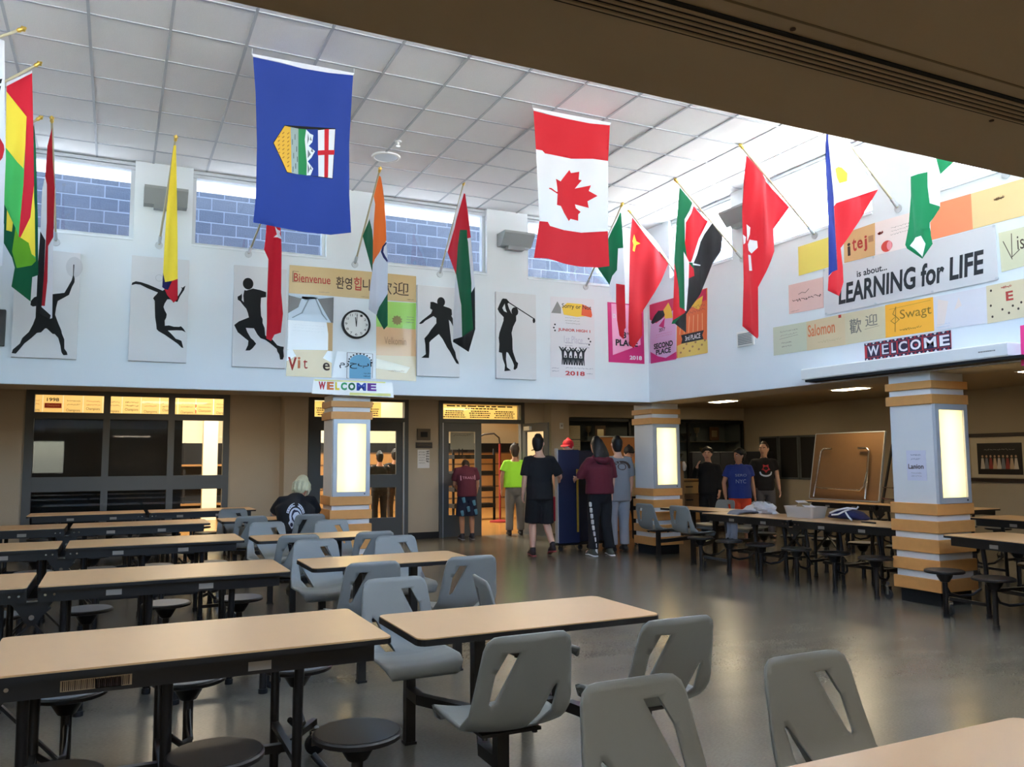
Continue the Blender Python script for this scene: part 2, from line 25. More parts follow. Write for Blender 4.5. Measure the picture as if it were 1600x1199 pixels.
# ------------------------------------------------------------------ helpers
def lin(c): return tuple(((x/255+.055)/1.055)**2.4 if x > 10.3 else x/255/12.92 for x in c)
MATS = {}
def mat(name, rgb, rough=.6, metal=0., spec=.5, noise=None, bump=None, emit=0., trans=0., coat=0.):
    if name in MATS: return MATS[name]
    m = bpy.data.materials.new(name); m.use_nodes = True; nt = m.node_tree; p = nt.nodes['Principled BSDF']
    c = lin(rgb); p.inputs['Base Color'].default_value = (*c,1); p.inputs['Roughness'].default_value = rough
    p.inputs['Metallic'].default_value = metal; p.inputs['Specular IOR Level'].default_value = spec
    if coat: p.inputs['Coat Weight'].default_value = coat; p.inputs['Coat Roughness'].default_value = .08
    if emit: p.inputs['Emission Color'].default_value = (*c,1); p.inputs['Emission Strength'].default_value = emit
    if noise or bump:
        tc = nt.nodes.new('ShaderNodeTexCoord')
    if noise:
        n = nt.nodes.new('ShaderNodeTexNoise'); n.inputs['Scale'].default_value = noise[0]; n.inputs['Detail'].default_value = 4
        r = nt.nodes.new('ShaderNodeMapRange'); r.inputs[3].default_value = 1-noise[1]; r.inputs[4].default_value = 1+noise[1]
        x = nt.nodes.new('ShaderNodeMix'); x.data_type = 'RGBA'; x.blend_type = 'MULTIPLY'; x.inputs[0].default_value = 1
        x.inputs[6].default_value = (*c,1)
        nt.links.new(tc.outputs['Object'], n.inputs[0]); nt.links.new(n.outputs[0], r.inputs[0]); nt.links.new(r.outputs[0], x.inputs[7]); nt.links.new(x.outputs[2], p.inputs['Base Color'])
    if bump:
        n = nt.nodes.new('ShaderNodeTexNoise'); n.inputs['Scale'].default_value = bump[0]; n.inputs['Detail'].default_value = 3
        b = nt.nodes.new('ShaderNodeBump'); b.inputs['Strength'].default_value = bump[1]; b.inputs['Distance'].default_value = .01
        nt.links.new(tc.outputs['Object'], n.inputs[0]); nt.links.new(n.outputs[0], b.inputs['Height']); nt.links.new(b.outputs[0], p.inputs['Normal'])
    if trans:
        t = nt.nodes.new('ShaderNodeBsdfTranslucent'); t.inputs[0].default_value = (*c,1); x = nt.nodes.new('ShaderNodeMixShader'); x.inputs[0].default_value = trans
        nt.links.new(p.outputs[0], x.inputs[1]); nt.links.new(t.outputs[0], x.inputs[2]); nt.links.new(x.outputs[0], nt.nodes['Material Output'].inputs[0])
    MATS[name] = m; return m
def glass_mat(name, tint, gloss=.08, rough=.02):
    m = bpy.data.materials.new(name); m.use_nodes = True; nt = m.node_tree; nt.nodes.remove(nt.nodes['Principled BSDF'])
    t = nt.nodes.new('ShaderNodeBsdfTransparent'); t.inputs[0].default_value = (*tint,1)
    g = nt.nodes.new('ShaderNodeBsdfGlossy'); g.inputs['Roughness'].default_value = rough
    f = nt.nodes.new('ShaderNodeFresnel'); f.inputs[0].default_value = 1.5
    x = nt.nodes.new('ShaderNodeMixShader'); nt.links.new(f.outputs[0], x.inputs[0]); nt.links.new(t.outputs[0], x.inputs[1]); nt.links.new(g.outputs[0], x.inputs[2])
    nt.links.new(x.outputs[0], nt.nodes['Material Output'].inputs[0]); MATS[name] = m; return m
class MB:
    def __init__(s): s.v = []; s.f = []; s.m = []; s.mats = []
    def mi(s, m):
        if m not in s.mats: s.mats.append(m)
        return s.mats.index(m)
    def add(s, v, f, m):
        k = len(s.v); i = s.mi(m); s.v += [tuple(p) for p in v]; s.f += [tuple(k+a for a in q) for q in f]; s.m += [i]*len(f)
    def box(s, x0, x1, y0, y1, z0, z1, m, M=None):
        v = [Vector((x,y,z)) for x in (x0,x1) for y in (y0,y1) for z in (z0,z1)]
        if M: v = [M @ p for p in v]
        s.add(v, [(0,1,3,2),(4,6,7,5),(0,4,5,1),(2,3,7,6),(0,2,6,4),(1,5,7,3)], m); return s
    def bbox(s, x0, x1, y0, y1, z0, z1, m, r=.004, M=None):      # box with chamfered top/bottom rims
        L = []
        for z, e in ((z0,r),(z0+r,0),(z1-r,0),(z1,r)):
            L.append([Vector(p) for p in ((x0+e,y0+e,z),(x1-e,y0+e,z),(x1-e,y1-e,z),(x0+e,y1-e,z))])
        v = [M @ p if M else p for q in L for p in q]; f = [(3,2,1,0),(12,13,14,15)]
        for k in range(3):
            for j in range(4): f.append((k*4+j, k*4+(j+1)%4, k*4+4+(j+1)%4, k*4+4+j))
        s.add(v, f, m); return s
    def loft(s, pts, rad, m, n=10, lat=None, cap=True):
        P = [Vector(p) for p in pts]; R = [(r,r) if not isinstance(r,(tuple,list)) else r for r in rad]
        T = []
        for i in range(len(P)):
            t = P[min(i+1,len(P)-1)]-P[max(i-1,0)]; T.append(t.normalized() if t.length > 1e-9 else Vector((0,0,1)))
        if cap:
            r0, r1 = min(R[0]), min(R[-1])
            P = [P[0]-T[0]*r0*.85, P[0]-T[0]*r0*.55]+P+[P[-1]+T[-1]*r1*.55, P[-1]+T[-1]*r1*.85]
            R = [(R[0][0]*.4,R[0][1]*.4),(R[0][0]*.8,R[0][1]*.8)]+R+[(R[-1][0]*.8,R[-1][1]*.8),(R[-1][0]*.4,R[-1][1]*.4)]
            T = [T[0],T[0]]+T+[T[-1],T[-1]]
        a = None; v = []
        for p, r, t in zip(P,R,T):
            ref = Vector(lat) if lat else (a if a is not None else (Vector((1,0,0)) if abs(t.x) < .8 else Vector((0,1,0))))
            a = (ref-t*ref.dot(t))
            a = a.normalized() if a.length > 1e-6 else t.orthogonal().normalized()
            b = t.cross(a)
            v += [p+a*(r[0]*cos(2*pi*k/n))+b*(r[1]*sin(2*pi*k/n)) for k in range(n)]
        f = [tuple(range(n-1,-1,-1)), tuple((len(P)-1)*n+k for k in range(n))]
        for i in range(len(P)-1):
            for k in range(n): f.append((i*n+k, i*n+(k+1)%n, (i+1)*n+(k+1)%n, (i+1)*n+k))
        s.add(v, f, m); return s
    def tube(s, pts, r, m, n=8): return s.loft(pts, [r]*len(pts), m, n, cap=False)
    def rod(s, p, q, w, m, d=None):                              # square steel tube
        p, q = Vector(p), Vector(q); t = (q-p).normalized(); a = t.cross(Vector((0,0,1)))
        a = a.normalized() if a.length > 1e-4 else Vector((1,0,0)); b = t.cross(a); d = d or w
        v = [c+a*(i*w/2)+b*(j*d/2) for c in (p,q) for i, j in ((-1,-1),(1,-1),(1,1),(-1,1))]
        s.add(v, [(3,2,1,0),(4,5,6,7),(0,1,5,4),(1,2,6,5),(2,3,7,6),(3,0,4,7)], m); return s
    def cyl(s, p, q, r, m, n=16, r2=None): return s.loft([p,q],[r,r if r2 is None else r2], m, n, cap=False)
    def lathe(s, prof, c, m, n=24, axis='Z'):
        v = []
        for r, h in prof:
            for k in range(n):
                a = 2*pi*k/n; x, y = r*cos(a), r*sin(a)
                v.append(Vector(c)+Vector((x,y,h) if axis == 'Z' else ((x,h,y) if axis == 'Y' else (h,x,y))))
        f = [tuple(range(n-1,-1,-1)), tuple((len(prof)-1)*n+k for k in range(n))]
        for i in range(len(prof)-1):
            for k in range(n): f.append((i*n+k, i*n+(k+1)%n, (i+1)*n+(k+1)%n, (i+1)*n+k))
        s.add(v, f, m); return s
    def build(s, name, parent=None, smooth=None, world=False, loc=None):
        me = bpy.data.meshes.new(name); me.from_pydata(s.v, [], s.f)
        for m in s.mats: me.materials.append(m)
        if len(s.mats) > 1: me.polygons.foreach_set('material_index', s.m)
        me.validate()
        bm = bmesh.new(); bm.from_mesh(me); bmesh.ops.recalc_face_normals(bm, faces=bm.faces); bm.to_mesh(me); bm.free()
        if smooth:
            me.polygons.foreach_set('use_smooth', [True]*len(me.polygons)); me.set_sharp_from_angle(angle=radians(smooth))
        return link(name, me, parent, world, loc)
def link(name, me, parent=None, world=False, loc=None):
    o = bpy.data.objects.new(name, me); COL.objects.link(o)
    if loc: o.location = loc
    if parent:
        o.parent = parent
        if world: o.matrix_parent_inverse = root_matrix(parent).inverted()
    return o
def root_matrix(o):
    m = o.matrix_basis.copy()
    return root_matrix(o.parent) @ o.matrix_parent_inverse @ m if o.parent else m
def tag(o, label=None, cat=None, group=None, kind=None):
    if label: o['label'] = label
    if cat: o['category'] = cat
    if group: o['group'] = group
    if kind: o['kind'] = kind
    return o
def thing(name, label, cat, loc=(0,0,0), rz=0, group=None):
    o = bpy.data.objects.new(name, None); o.empty_display_size = .1; COL.objects.link(o); o.location = loc; o.rotation_euler = (0,0,rz)
    return tag(o, label, cat, group)
def struct(name, mb, label=None, parent=None, smooth=None):
    o = mb.build(name, parent, smooth)
    if not parent: tag(o, label, None, None, 'structure')
    return o
def sempty(name, label, loc=(0,0,0)):
    o = bpy.data.objects.new(name, None); COL.objects.link(o); o.location = loc; return tag(o, label, None, None, 'structure')
def copytree(o, parent=None):
    c = o.copy(); COL.objects.link(c)
    if parent: c.parent = parent
    for ch in list(o.children): copytree(ch, c)
    return c
class PL:                                                        # a wall plane: s along, t up, d off the wall
    def __init__(s, o, u, v, n): s.o, s.u, s.v, s.n = map(Vector, (o,u,v,n))
    def __call__(s, a, b, d=0.): return s.o+s.u*a+s.v*b+s.n*d
BACK = PL((0,10.6,0),(1,0,0),(0,0,1),(0,-1,0)); RIGHT = PL((7.45,0,0),(0,-1,0),(0,0,1),(-1,0,0))
LOWB = PL((0,15,0),(1,0,0),(0,0,1),(0,-1,0)); FARR = PL((13.2,0,0),(0,-1,0),(0,0,1),(-1,0,0))
def inside(p, poly):
    x, y = p; c = False; n = len(poly); j = n-1
    for i in range(n):
        xi, yi = poly[i]; xj, yj = poly[j]
        if (yi > y) != (yj > y) and x < (xj-xi)*(y-yi)/(yj-yi)+xi: c = not c
        j = i
    return c
def cdt(outl, zones=(), holes=(), grid=None):
    V = []; E = []
    for poly in [outl, *zones, *holes]:
        k = len(V); V += [Vector(p) for p in poly]; E += [(k+i, k+(i+1)%len(poly)) for i in range(len(poly))]
    if grid:
        xs = [p[0] for p in outl]; ys = [p[1] for p in outl]; x0, y0 = min(xs), min(ys)
        for i in range(int((max(xs)-x0)/grid)+1):
            for j in range(int((max(ys)-y0)/grid)+1):
                p = (x0+(i+.5+.25*(j%2))*grid, y0+(j+.5)*grid)
                if inside(p, outl): V.append(Vector(p))
    r = delaunay_2d_cdt(V, E, [], 0, 1e-5, False); P = r[0]; out = []; zi = []
    for t in r[2]:
        c = ((P[t[0]].x+P[t[1]].x+P[t[2]].x)/3, (P[t[0]].y+P[t[1]].y+P[t[2]].y)/3)
        if not inside(c, outl) or any(inside(c, h) for h in holes): continue
        out.append(tuple(t)); z = -1
        for k, q in enumerate(zones):
            if inside(c, q): z = k
        zi.append(z)
    return P, out, zi
def flat(mb, pl, poly, m, d0, d1, holes=()):                     # a solid flat shape lying on a wall plane
    P, T, _ = cdt(poly, (), holes); n = len(P)
    mb.add([pl(p.x,p.y,d1) for p in P], T, m)
    for q in [poly, *holes]:
        k = len(q); mb.add([pl(a,b,d0) for a,b in q]+[pl(a,b,d1) for a,b in q], [(i,(i+1)%k,k+(i+1)%k,k+i) for i in range(k)], m)
def rect(s0, t0, s1, t1): return [(s0,t0),(s1,t0),(s1,t1),(s0,t1)]
def circle(c, r, n=24, ry=None): return [(c[0]+r*cos(2*pi*k/n), c[1]+(ry or r)*sin(2*pi*k/n)) for k in range(n)]
_TC = {}
def text_geo(body, bold=0., shear=0.):
    k = (body,bold,shear)
    if k not in _TC:
        c = bpy.data.curves.new('t','FONT'); c.body = body; c.resolution_u = 3; c.offset = bold; c.shear = shear
        o = bpy.data.objects.new('t', c); COL.objects.link(o)
        me = bpy.data.meshes.new_from_object(o.evaluated_get(bpy.context.evaluated_depsgraph_get()))
        v = [(p.co.x,p.co.y) for p in me.vertices]; f = [tuple(p.vertices) for p in me.polygons]
        bpy.data.objects.remove(o); bpy.data.curves.remove(c); bpy.data.meshes.remove(me)
        x0 = min(a for a,b in v); x1 = max(a for a,b in v); y0 = min(b for a,b in v); y1 = max(b for a,b in v)
        _TC[k] = ([((a-x0)/(x1-x0), (b-y0)/(y1-y0)) for a,b in v], f, (x1-x0)/(y1-y0))
    return _TC[k]
def text(mb, pl, body, s0, t0, s1, t1, m, d=.004, bold=0., shear=0.):   # fitted to the rectangle
    v, f, _ = text_geo(body, bold, shear); mb.add([pl(s0+a*(s1-s0), t0+b*(t1-t0), d) for a,b in v], f, m)
def scrawl(mb, pl, s0, t0, s1, t1, m, lines=3, d=.004, seed=0, h=.45):  # rows of handwriting too small to read
    R = random.Random(seed); dy = (t1-t0)/lines
    for k in range(lines):
        s = s0+R.random()*.05*(s1-s0); t = t0+(k+.3)*dy
        while s < s1-.02*(s1-s0):
            w = min((s1-s0)*(.04+.09*R.random()), s1-s); n = max(3, int(w/(dy*h*.45)))
            q = [(s+w*i/n, t+dy*h*(.5+.5*R.uniform(-1,1)*(1 if i%2 else .6))) for i in range(n+1)]
            stroke(mb, pl, q, dy*.07, m, d); s += w+(s1-s0)*.03
def stroke(mb, pl, pts, w, m, d=.004):
    for a, b in zip(pts, pts[1:]):
        dx, dy = b[0]-a[0], b[1]-a[1]; L = sqrt(dx*dx+dy*dy) or 1; nx, ny = -dy/L*w/2, dx/L*w/2; ex, ey = dx/L*w/2, dy/L*w/2
        mb.add([pl(*p, d) for p in ((a[0]+nx-ex,a[1]+ny-ey),(a[0]-nx-ex,a[1]-ny-ey),(b[0]-nx+ex,b[1]-ny+ey),(b[0]+nx+ex,b[1]+ny+ey))], [(0,1,2,3)], m)
def bars(mb, pl, s0, t0, s1, t1, m, lines, d=.004, seed=0):           # printed lines too small to read
    R = random.Random(seed); dy = (t1-t0)/lines
    for k in range(lines):
        e = R.random()*.12*(s1-s0); s = s0+e; t = t0+(k+.2)*dy
        while s < s1-e:
            w = min((s1-s0)*R.uniform(.04,.12), s1-e-s); mb.add([pl(a,b,d) for a,b in rect(s,t,s+w,t+dy*.55)], [(0,1,2,3)], m); s += w+(s1-s0)*.02
# ------------------------------------------------------------------ materials
white = mat('white_paint',(220,227,233),.75,noise=(1.5,.02)); tan = mat('tan_paint',(168,154,132),.8,noise=(2,.05),bump=(40,.15)); tand = mat('tan_ceiling',(178,160,132),.85)
tanw = mat('tan_block',(182,168,146),.8,noise=(3,.05),bump=(60,.2))
tile = mat('ceiling_tile',(214,213,212),.95,noise=(60,.035),bump=(150,.25)); tbar = mat('grid_bar',(168,171,176),.5)
steel = mat('dark_steel',(80,83,84),.5,noise=(5,.05)); alum = mat('aluminium',(190,196,202),.4,.3); chrome = mat('chrome',(215,215,215),.18,1.)
black = mat('black_steel',(22,20,20),.42); blackp = mat('black_plastic',(20,20,22),.5); rubber = mat('rubber',(28,28,30),.8); blk = mat('matte_black',(18,18,20),.85)
lam = mat('tan_laminate',(212,172,126),.32,noise=(9,.03)); lamd = mat('oak_laminate',(190,145,88),.4,noise=(6,.05)); wood = mat('wood_band',(218,156,88),.5,noise=(14,.08))
seatm = mat('grey_plastic',(132,135,133),.42,bump=(220,.05)); stoolm = mat('blue_grey_laminate',(84,94,108),.4); stoolk = mat('black_laminate',(38,37,37),.35)
whitep = mat('white_panel',(222,223,222),.6); paperw = mat('white_paper',(232,230,228),.7)
glass = glass_mat('window_glass',(.95,.98,1)); glassd = glass_mat('door_glass',(.85,.88,.86),rough=.02)
def flr():
    m = bpy.data.materials.new('polished_floor'); m.use_nodes = True; nt = m.node_tree; p = nt.nodes['Principled BSDF']; N = nt.nodes.new; L = nt.links.new
    tc = N('ShaderNodeTexCoord'); mp = N('ShaderNodeMapping'); mp.inputs['Scale'].default_value = (1,3,1); mp.inputs['Rotation'].default_value = (0,0,.5); L(tc.outputs['Object'], mp.inputs[0])
    n1 = N('ShaderNodeTexNoise'); n1.inputs['Scale'].default_value = 1.1; n1.inputs['Detail'].default_value = 8; n1.inputs['Roughness'].default_value = .5; L(mp.outputs[0], n1.inputs[0])
    n2 = N('ShaderNodeTexNoise'); n2.inputs['Scale'].default_value = 48; n2.inputs['Detail'].default_value = 5; L(mp.outputs[0], n2.inputs[0])
    r = N('ShaderNodeValToRGB'); r.color_ramp.elements[0].position = .25; r.color_ramp.elements[1].position = .8
    r.color_ramp.elements[0].color = (*lin((101,96,85)),1); r.color_ramp.elements[1].color = (*lin((112,107,95)),1); L(n1.outputs[0], r.inputs[0])
    x = N('ShaderNodeMix'); x.data_type = 'RGBA'; x.blend_type = 'OVERLAY'; x.inputs[0].default_value = .38; L(r.outputs[0], x.inputs[6]); L(n2.outputs[0], x.inputs[7]); L(x.outputs[2], p.inputs['Base Color'])
    rr = N('ShaderNodeMapRange'); rr.inputs[3].default_value = .21; rr.inputs[4].default_value = .27; L(n1.outputs[0], rr.inputs[0]); L(rr.outputs[0], p.inputs['Roughness'])
    b = N('ShaderNodeBump'); b.inputs['Strength'].default_value = .015; b.inputs['Distance'].default_value = .02; n3 = N('ShaderNodeTexNoise'); n3.inputs['Scale'].default_value = 3.5; n3.inputs['Detail'].default_value = 2
    L(tc.outputs['Object'], n3.inputs[0]); L(n3.outputs[0], b.inputs['Height']); L(b.outputs[0], p.inputs['Normal']); return m
floorm = flr()
# ================================================================== STRUCTURE
XL, XR, YN, YB = -1.95, 7.45, 1.56, 10.6; ZF, ZC, ZS, ZSR, ZL = 2.36, 5.08, 4.14, 4.20, 2.63; TH = .65
struct('floor', MB().box(-8,13.2,-3,15,-.1,0,floorm), 'polished grey floor of the hall')
struct('floor.001', MB().box(-3,13.2,15,24,-.1,.001,mat('gym_floor',(150,106,54),.25,noise=(2,.08))), 'orange wooden gym floor beyond the doors')
# upper ceiling: slab > tiles and grid bars
ceil = struct('ceiling', MB().box(XL-.6,XR+1.0,YN-.6,YB+1.0,ZC+.035,ZC+.25,whitep), 'white tiled ceiling over the flags')
tm = MB().bbox(-.296,.296,-.292,.292,0,.014,tile,.003).build('tile')
me_t = tm.data; bpy.data.objects.remove(tm)
GX = [-.316+.61*k for k in range(-2,14)]; GY = [7.172+.6*k for k in range(-9,7)]
for i in range(len(GX)-1):
    for j in range(len(GY)-1):
        x, y = (GX[i]+GX[i+1])/2, (GY[j]+GY[j+1])/2
        if x < XR and y < YB+.35:
            link('tile', me_t, ceil, loc=(x, y, ZC+.008+rnd.uniform(-.001,.001)))
for x in GX: MB().box(x-.012,x+.012,YN,YB+.1,ZC,ZC+.03,tbar).build('grid_bar', ceil)
for y in GY: MB().box(XL,XR+.1,y-.012,y+.012,ZC+.001,ZC+.03,tbar).build('grid_bar', ceil)
MB().box(XL,GX[0]-.012,YN,YB+.1,ZC+.008,ZC+.022,tile).build('edge_tile', ceil)
# clerestory walls
def wallx(y0, y1, ywin, wins, zs, mb):                           # along X
    mb.box(XL-TH,XR+TH,y0,y1,ZF if y0 > 5 else ZF+.14,zs-.03,white)
    x = XL
    for a, b in wins+[(XR,XR)]:
        if a-x > .02: mb.box(x,a,ywin[0],ywin[1],zs-.03,ZC+.1,white)
        x = b
    mb.box(XL,XR,ywin[0]+.1,ywin[1],ZC-.02,ZC+.1,white)
BW = [(-1.55,.10),(.75,2.40),(3.05,4.70),(5.35,7.0)]
RW = [(8.60,10.0),(6.30,7.95),(4.00,5.65),(1.85,3.35)]
mb = MB(); wallx(YB, YB+TH, (YB,YB+.25), BW, ZS, mb); wb = struct('wall_back', mb, 'white upper wall with athlete canvases')
mb = MB(); mb.box(XL-TH,XR+TH,YN-.3,YN,ZF+.14,2.95,white).box(XL,XR,YN-.25,YN,ZC-.06,ZC+.1,white)  # out-of-view glazing added to brighten the facing upper wall
for x in (XL+.05,.42,2.75,5.08,XR-.05): mb.box(x-.06,x+.06,YN-.25,YN,2.95,ZC,white)
struct('wall_front', mb, 'unseen tall glazed wall above the brown soffit, added to light the upper walls')
def wally(x0, x1, xwin, wins, zs, mb):
    mb.box(x0,x1,YN,YB,ZF,zs-.03,white); y = YN
    for a, b in sorted(wins)+[(YB,YB)]:
        if a-y > .02: mb.box(xwin[0],xwin[1],y,a,zs-.03,ZC+.1,white)
        y = b
mb = MB(); wally(XR, XR+TH, (XR,XR+.25), RW, ZSR, mb); struct('wall_right', mb, 'white upper wall with the banner and paper sheets')
mb = MB(); wally(XL-TH, XL, (XL-.25,XL), [(a,b) for a,b in RW], ZSR, mb); struct('wall_left', mb, 'white upper wall opposite the banner')
wn = [0]
def window(pl, s0, s1, t0, t1, label):
    wn[0] += 1; g = sempty('window_%d' % wn[0], label)
    f = MB(); w = .045
    for a, b, c, d in ((s0,s1,t0,t0+.03),(s0,s1,t1-.09,t1-.05),(s0,s1,t1-.04,t1),(s0,s0+w,t0,t1),(s1-w,s1,t0,t1)):
        o = .02 if (d-c) < .05 else 0
        q = [pl(x,y,z) for x in (a,b) for y in (c,d) for z in (-.16,-.07+o)]; f.add(q, [(0,1,3,2),(4,6,7,5),(0,4,5,1),(2,3,7,6),(0,2,6,4),(1,5,7,3)], alum)
    f.build('window_frame', g)
    p = MB(); p.add([pl(a,b,-.12) for a,b in rect(s0,t0,s1,t1)], [(0,1,2,3)], glass); p.build('pane', g)
    q = [pl(x,y,z) for x in (s0-.0,s1) for y in (t0-.03,t0-.004) for z in (-.25,.012)]; b = MB(); b.add(q, [(0,1,3,2),(4,6,7,5),(0,4,5,1),(2,3,7,6),(0,2,6,4),(1,5,7,3)], white); b.build('window_sill', g)
for k, (a, b) in enumerate(BW): window(BACK, a, b, ZS, ZC, 'clerestory window number %d along the wall with the athlete canvases' % (k+1))
for k, (a, b) in enumerate(RW): window(RIGHT, -b, -a, ZSR, ZC, 'clerestory window number %d above the paper sheets, counted from the corner' % (k+1))
LEFT = PL((XL,0,0),(0,1,0),(0,0,1),(1,0,0)); FRONT = PL((0,YN,0),(-1,0,0),(0,0,1),(0,1,0))
for k, (a, b) in enumerate(RW): window(LEFT, a, b, ZSR, ZC, 'clerestory window %d in the wall opposite the banner' % (k+1))
for k, (a, b) in enumerate(((XL+.11,.36),(.48,2.69),(2.81,5.02),(5.14,XR-.11))): window(FRONT, -b, -a, 2.98, ZC-.06, 'added unseen tall window %d in the glazed wall above the soffit' % (k+1))
# lower ceilings, perimeter walls
for k, (a, l) in enumerate((((XR+TH,13.2,-3,15,ZL,ZL+.15),'low ceiling over the stool tables by the column'),((-8,XR+TH,YB+TH,15,ZL,ZL+.15),'low ceiling before the gym doors'),((-8,XL-TH,-3,YB+TH,ZL,ZL+.15),'low ceiling on the far side of the hall'),((XL-TH,XR+TH,-3,YN,ZF,ZF+.14),'low brown soffit over the camera'))):
    struct('ceiling.%03d' % (k+1), MB().box(*a, tand), l)
roofm = mat('unseen_pale_roof',(216,214,208),.9); roofd = mat('unseen_grey_roof',(110,110,110),.95)  # unseen roofs; tones set by how much sun they bounce indoors
struct('ceiling.005', MB().box(-9,XL-.3,-4,16,3.55,3.7,roofd).box(XL-.3,XR+.3,YB+.7,13.5,3.5,3.65,mat('unseen_dark_roof',(58,58,60),.95)).box(XR+.7,30,-14,30,3.45,3.6,roofm).box(XL-.3,XR+.3,-14,YN-.35,2.62,2.78,roofm), 'unseen flat roof outside the clerestory windows, toned to steer sun bounce')
struct('ceiling.006', MB().box(XL-1.1,XR+1.5,YN-1.1,YB+1.4,ZC+.36,ZC+.52,roofm).box(XL-.3,XR+.3,YN-.3,YB+.3,ZC+.25,ZC+.36,roofm), 'roof over the tiled ceiling with unseen eaves added to block sun')  # eaves added out of view to keep direct sun off the windows
mb = MB(); mb.box(13.2,13.4,-3,15.2,0,ZL+.1,tan); struct('wall_right.001', mb, 'tan lower wall with the framed group picture')
mb = MB(); mb.box(-8.2,-8,-3,15.2,0,ZL+.1,tan); struct('wall_left.001', mb, 'tan lower wall at the far side')
mb = MB(); mb.box(-8,-2.75,-3.2,-3,0,ZL+.1,tan).box(-1.65,13.2,-3.2,-3,0,ZL+.1,tan).box(-2.75,-1.65,-3.2,-3,2.2,ZL+.1,tan).box(-2.75,-1.65,-3.2,-3,0,1.1,tan); struct('wall_front.001', mb, 'tan lower wall behind the camera')
mb = MB(); mb.add([(-2.75,-3.1,1.1),(-1.65,-3.1,1.1),(-1.65,-3.1,2.2),(-2.75,-3.1,2.2)], [(0,1,2,3)], glass); struct('window_17', mb, 'small window behind the camera')
# back lower wall with openings
mb = MB(); Y0, Y1 = 15, 15.2
for a in ((-8,-1.30,0,ZL+.1),(1.76,3.12,0,ZL+.1),(5.0,5.62,0,ZL+.1),(7.46,8.42,0,ZL+.1),(8.42,13.2,2.34,ZL+.1),(8.42,13.2,0,.55)): mb.box(a[0],a[1],Y0,Y1,a[2],a[3],tanw)
mb.box(2.62,3.02,14.55,15,0,ZL,tanw).box(7.92,8.34,14.7,15,0,ZL,tanw).box(-8,13.2,15,15.2,ZL,5.6,tanw)
struct('wall_back.001', mb, 'tan lower wall with the gym windows and doors')
struct('baseboard_back', MB().box(1.76,2.62,14.985,15,0,.12,rubber).box(5.0,5.62,14.985,15,0,.12,rubber).box(-8,-1.3,14.985,15,0,.12,rubber).box(7.46,7.92,14.985,15,0,.12,rubber), 'black rubber baseboard under the gym wall')
for k, z in enumerate((1.845,1.095)): struct('trim_%d' % (k+1), MB().box(13.17,13.2,2,9.45,z-.03,z+.03,mat('dark_wood',(48,34,26),.5)), ('dark rail above the framed group picture','dark rail under the framed group picture')[k])
struct('trim_3', MB().box(XL,XR,1.157,1.162,ZF-.002,ZF,mat('seam_brown',(120,104,80),.8)), 'thin seam along the brown soffit')
for k, (a, b, z0, z1) in enumerate(((XR-.004,XR+TH+.004,ZF-.006,ZF),)):
    struct('trim_4', MB().box(XR+.02,XR+TH-.02,YN,YB,ZF-.006,ZF,tan).box(XL,XR+TH,YB+.02,YB+TH-.02,ZF-.006,ZF,tan), 'tan underside of the upper wall beams')
# gym shell
cream = mat('gym_cream',(228,216,184),.85)
struct('wall_back.002', MB().box(-3,13.2,24,24.2,0,5.6,cream), 'cream far wall of the gym')
struct('wall_left.002', MB().box(-3.2,-3,15.2,24,0,5.6,cream), 'cream side wall of the gym')
struct('wall_right.002', MB().box(13.2,13.4,15.2,24,0,5.6,cream), 'cream end wall of the gym')
struct('ceiling.007', MB().box(-3.2,13.4,15.2,24.2,5.6,5.75,cream), 'gym ceiling')
for x in (1.5,6.5,11):
    l = bpy.data.lights.new('gym_lamp','AREA'); l.energy = 265; l.color = (1,.97,.88); l.size = 1.2; o = bpy.data.objects.new('gym_lamp', l); COL.objects.link(o); o.location = (x,19,5.5)
# outside block wall: each block its own piece
blockm = [mat('split_block_%d' % k, c, .95, noise=(18,.18), bump=(45,.8)) for k, c in enumerate(((53,59,71),(48,55,68),(57,62,73)))]
bw = thing('block_wall','grey concrete block wall seen outside through the clerestory windows','wall',(4,13.75,3.66))
MB().box(-6.6,8.2,-.007,.2,0,2.25,mat('mortar',(86,93,106),.95)).build('mortar_backing', bw)
bms = []
for k in range(3):
    b = MB(); n = 5; R = random.Random(k)
    b.bbox(-.183,.183,0,.03,-.0905,.0905,blockm[k],.004); o = b.build('block'); bms.append(o.data); bpy.data.objects.remove(o)
for r in range(6):
    for k in range(36):
        x = -6.4+.385*(k+.5*(r%2)); link('block', bms[rnd.randrange(3)], bw, loc=(x, -.012+rnd.uniform(-.004,.004), 1.14+.2*r))


# added fill lamps, out of view, that brighten the hall around and behind the camera
fill_glow = mat('fill_lens',(255,236,206),.6,emit=5)
for k, (x, y, z) in enumerate(((.5,-1.4,ZF),(3.9,-1.4,ZF),(6.9,-1.4,ZF),(-4.6,1.5,ZL),(-4.6,6.0,ZL),(-4.6,10.5,ZL),(6.6,12.9,ZL),(1.0,12.9,ZL))):
    g = thing('added_ceiling_light','added low ceiling fill light '+('over the nearest table','behind the camera','by the camera wall','first on the far side','second on the far side','third on the far side','before the open gym doorway','before the framed gym window')[k],'ceiling light',(x,y,z),0,'added fill lights around the camera'); MB().box(-.62,.62,-.31,.31,-.012,0,alum).build('frame', g); MB().box(-.58,.58,-.27,.27,-.018,-.012,fill_glow).build('diffuser', g)
    l = bpy.data.lights.new('hall_fill','AREA'); l.shape = 'RECTANGLE'; l.size = 1.1; l.size_y = .5; l.energy = 0.8 if y > 12 else 4.5; l.color = (1,.92,.78); o = bpy.data.objects.new('hall_fill', l); COL.objects.link(o); o.parent = g; o.location = (0,0,-.03)
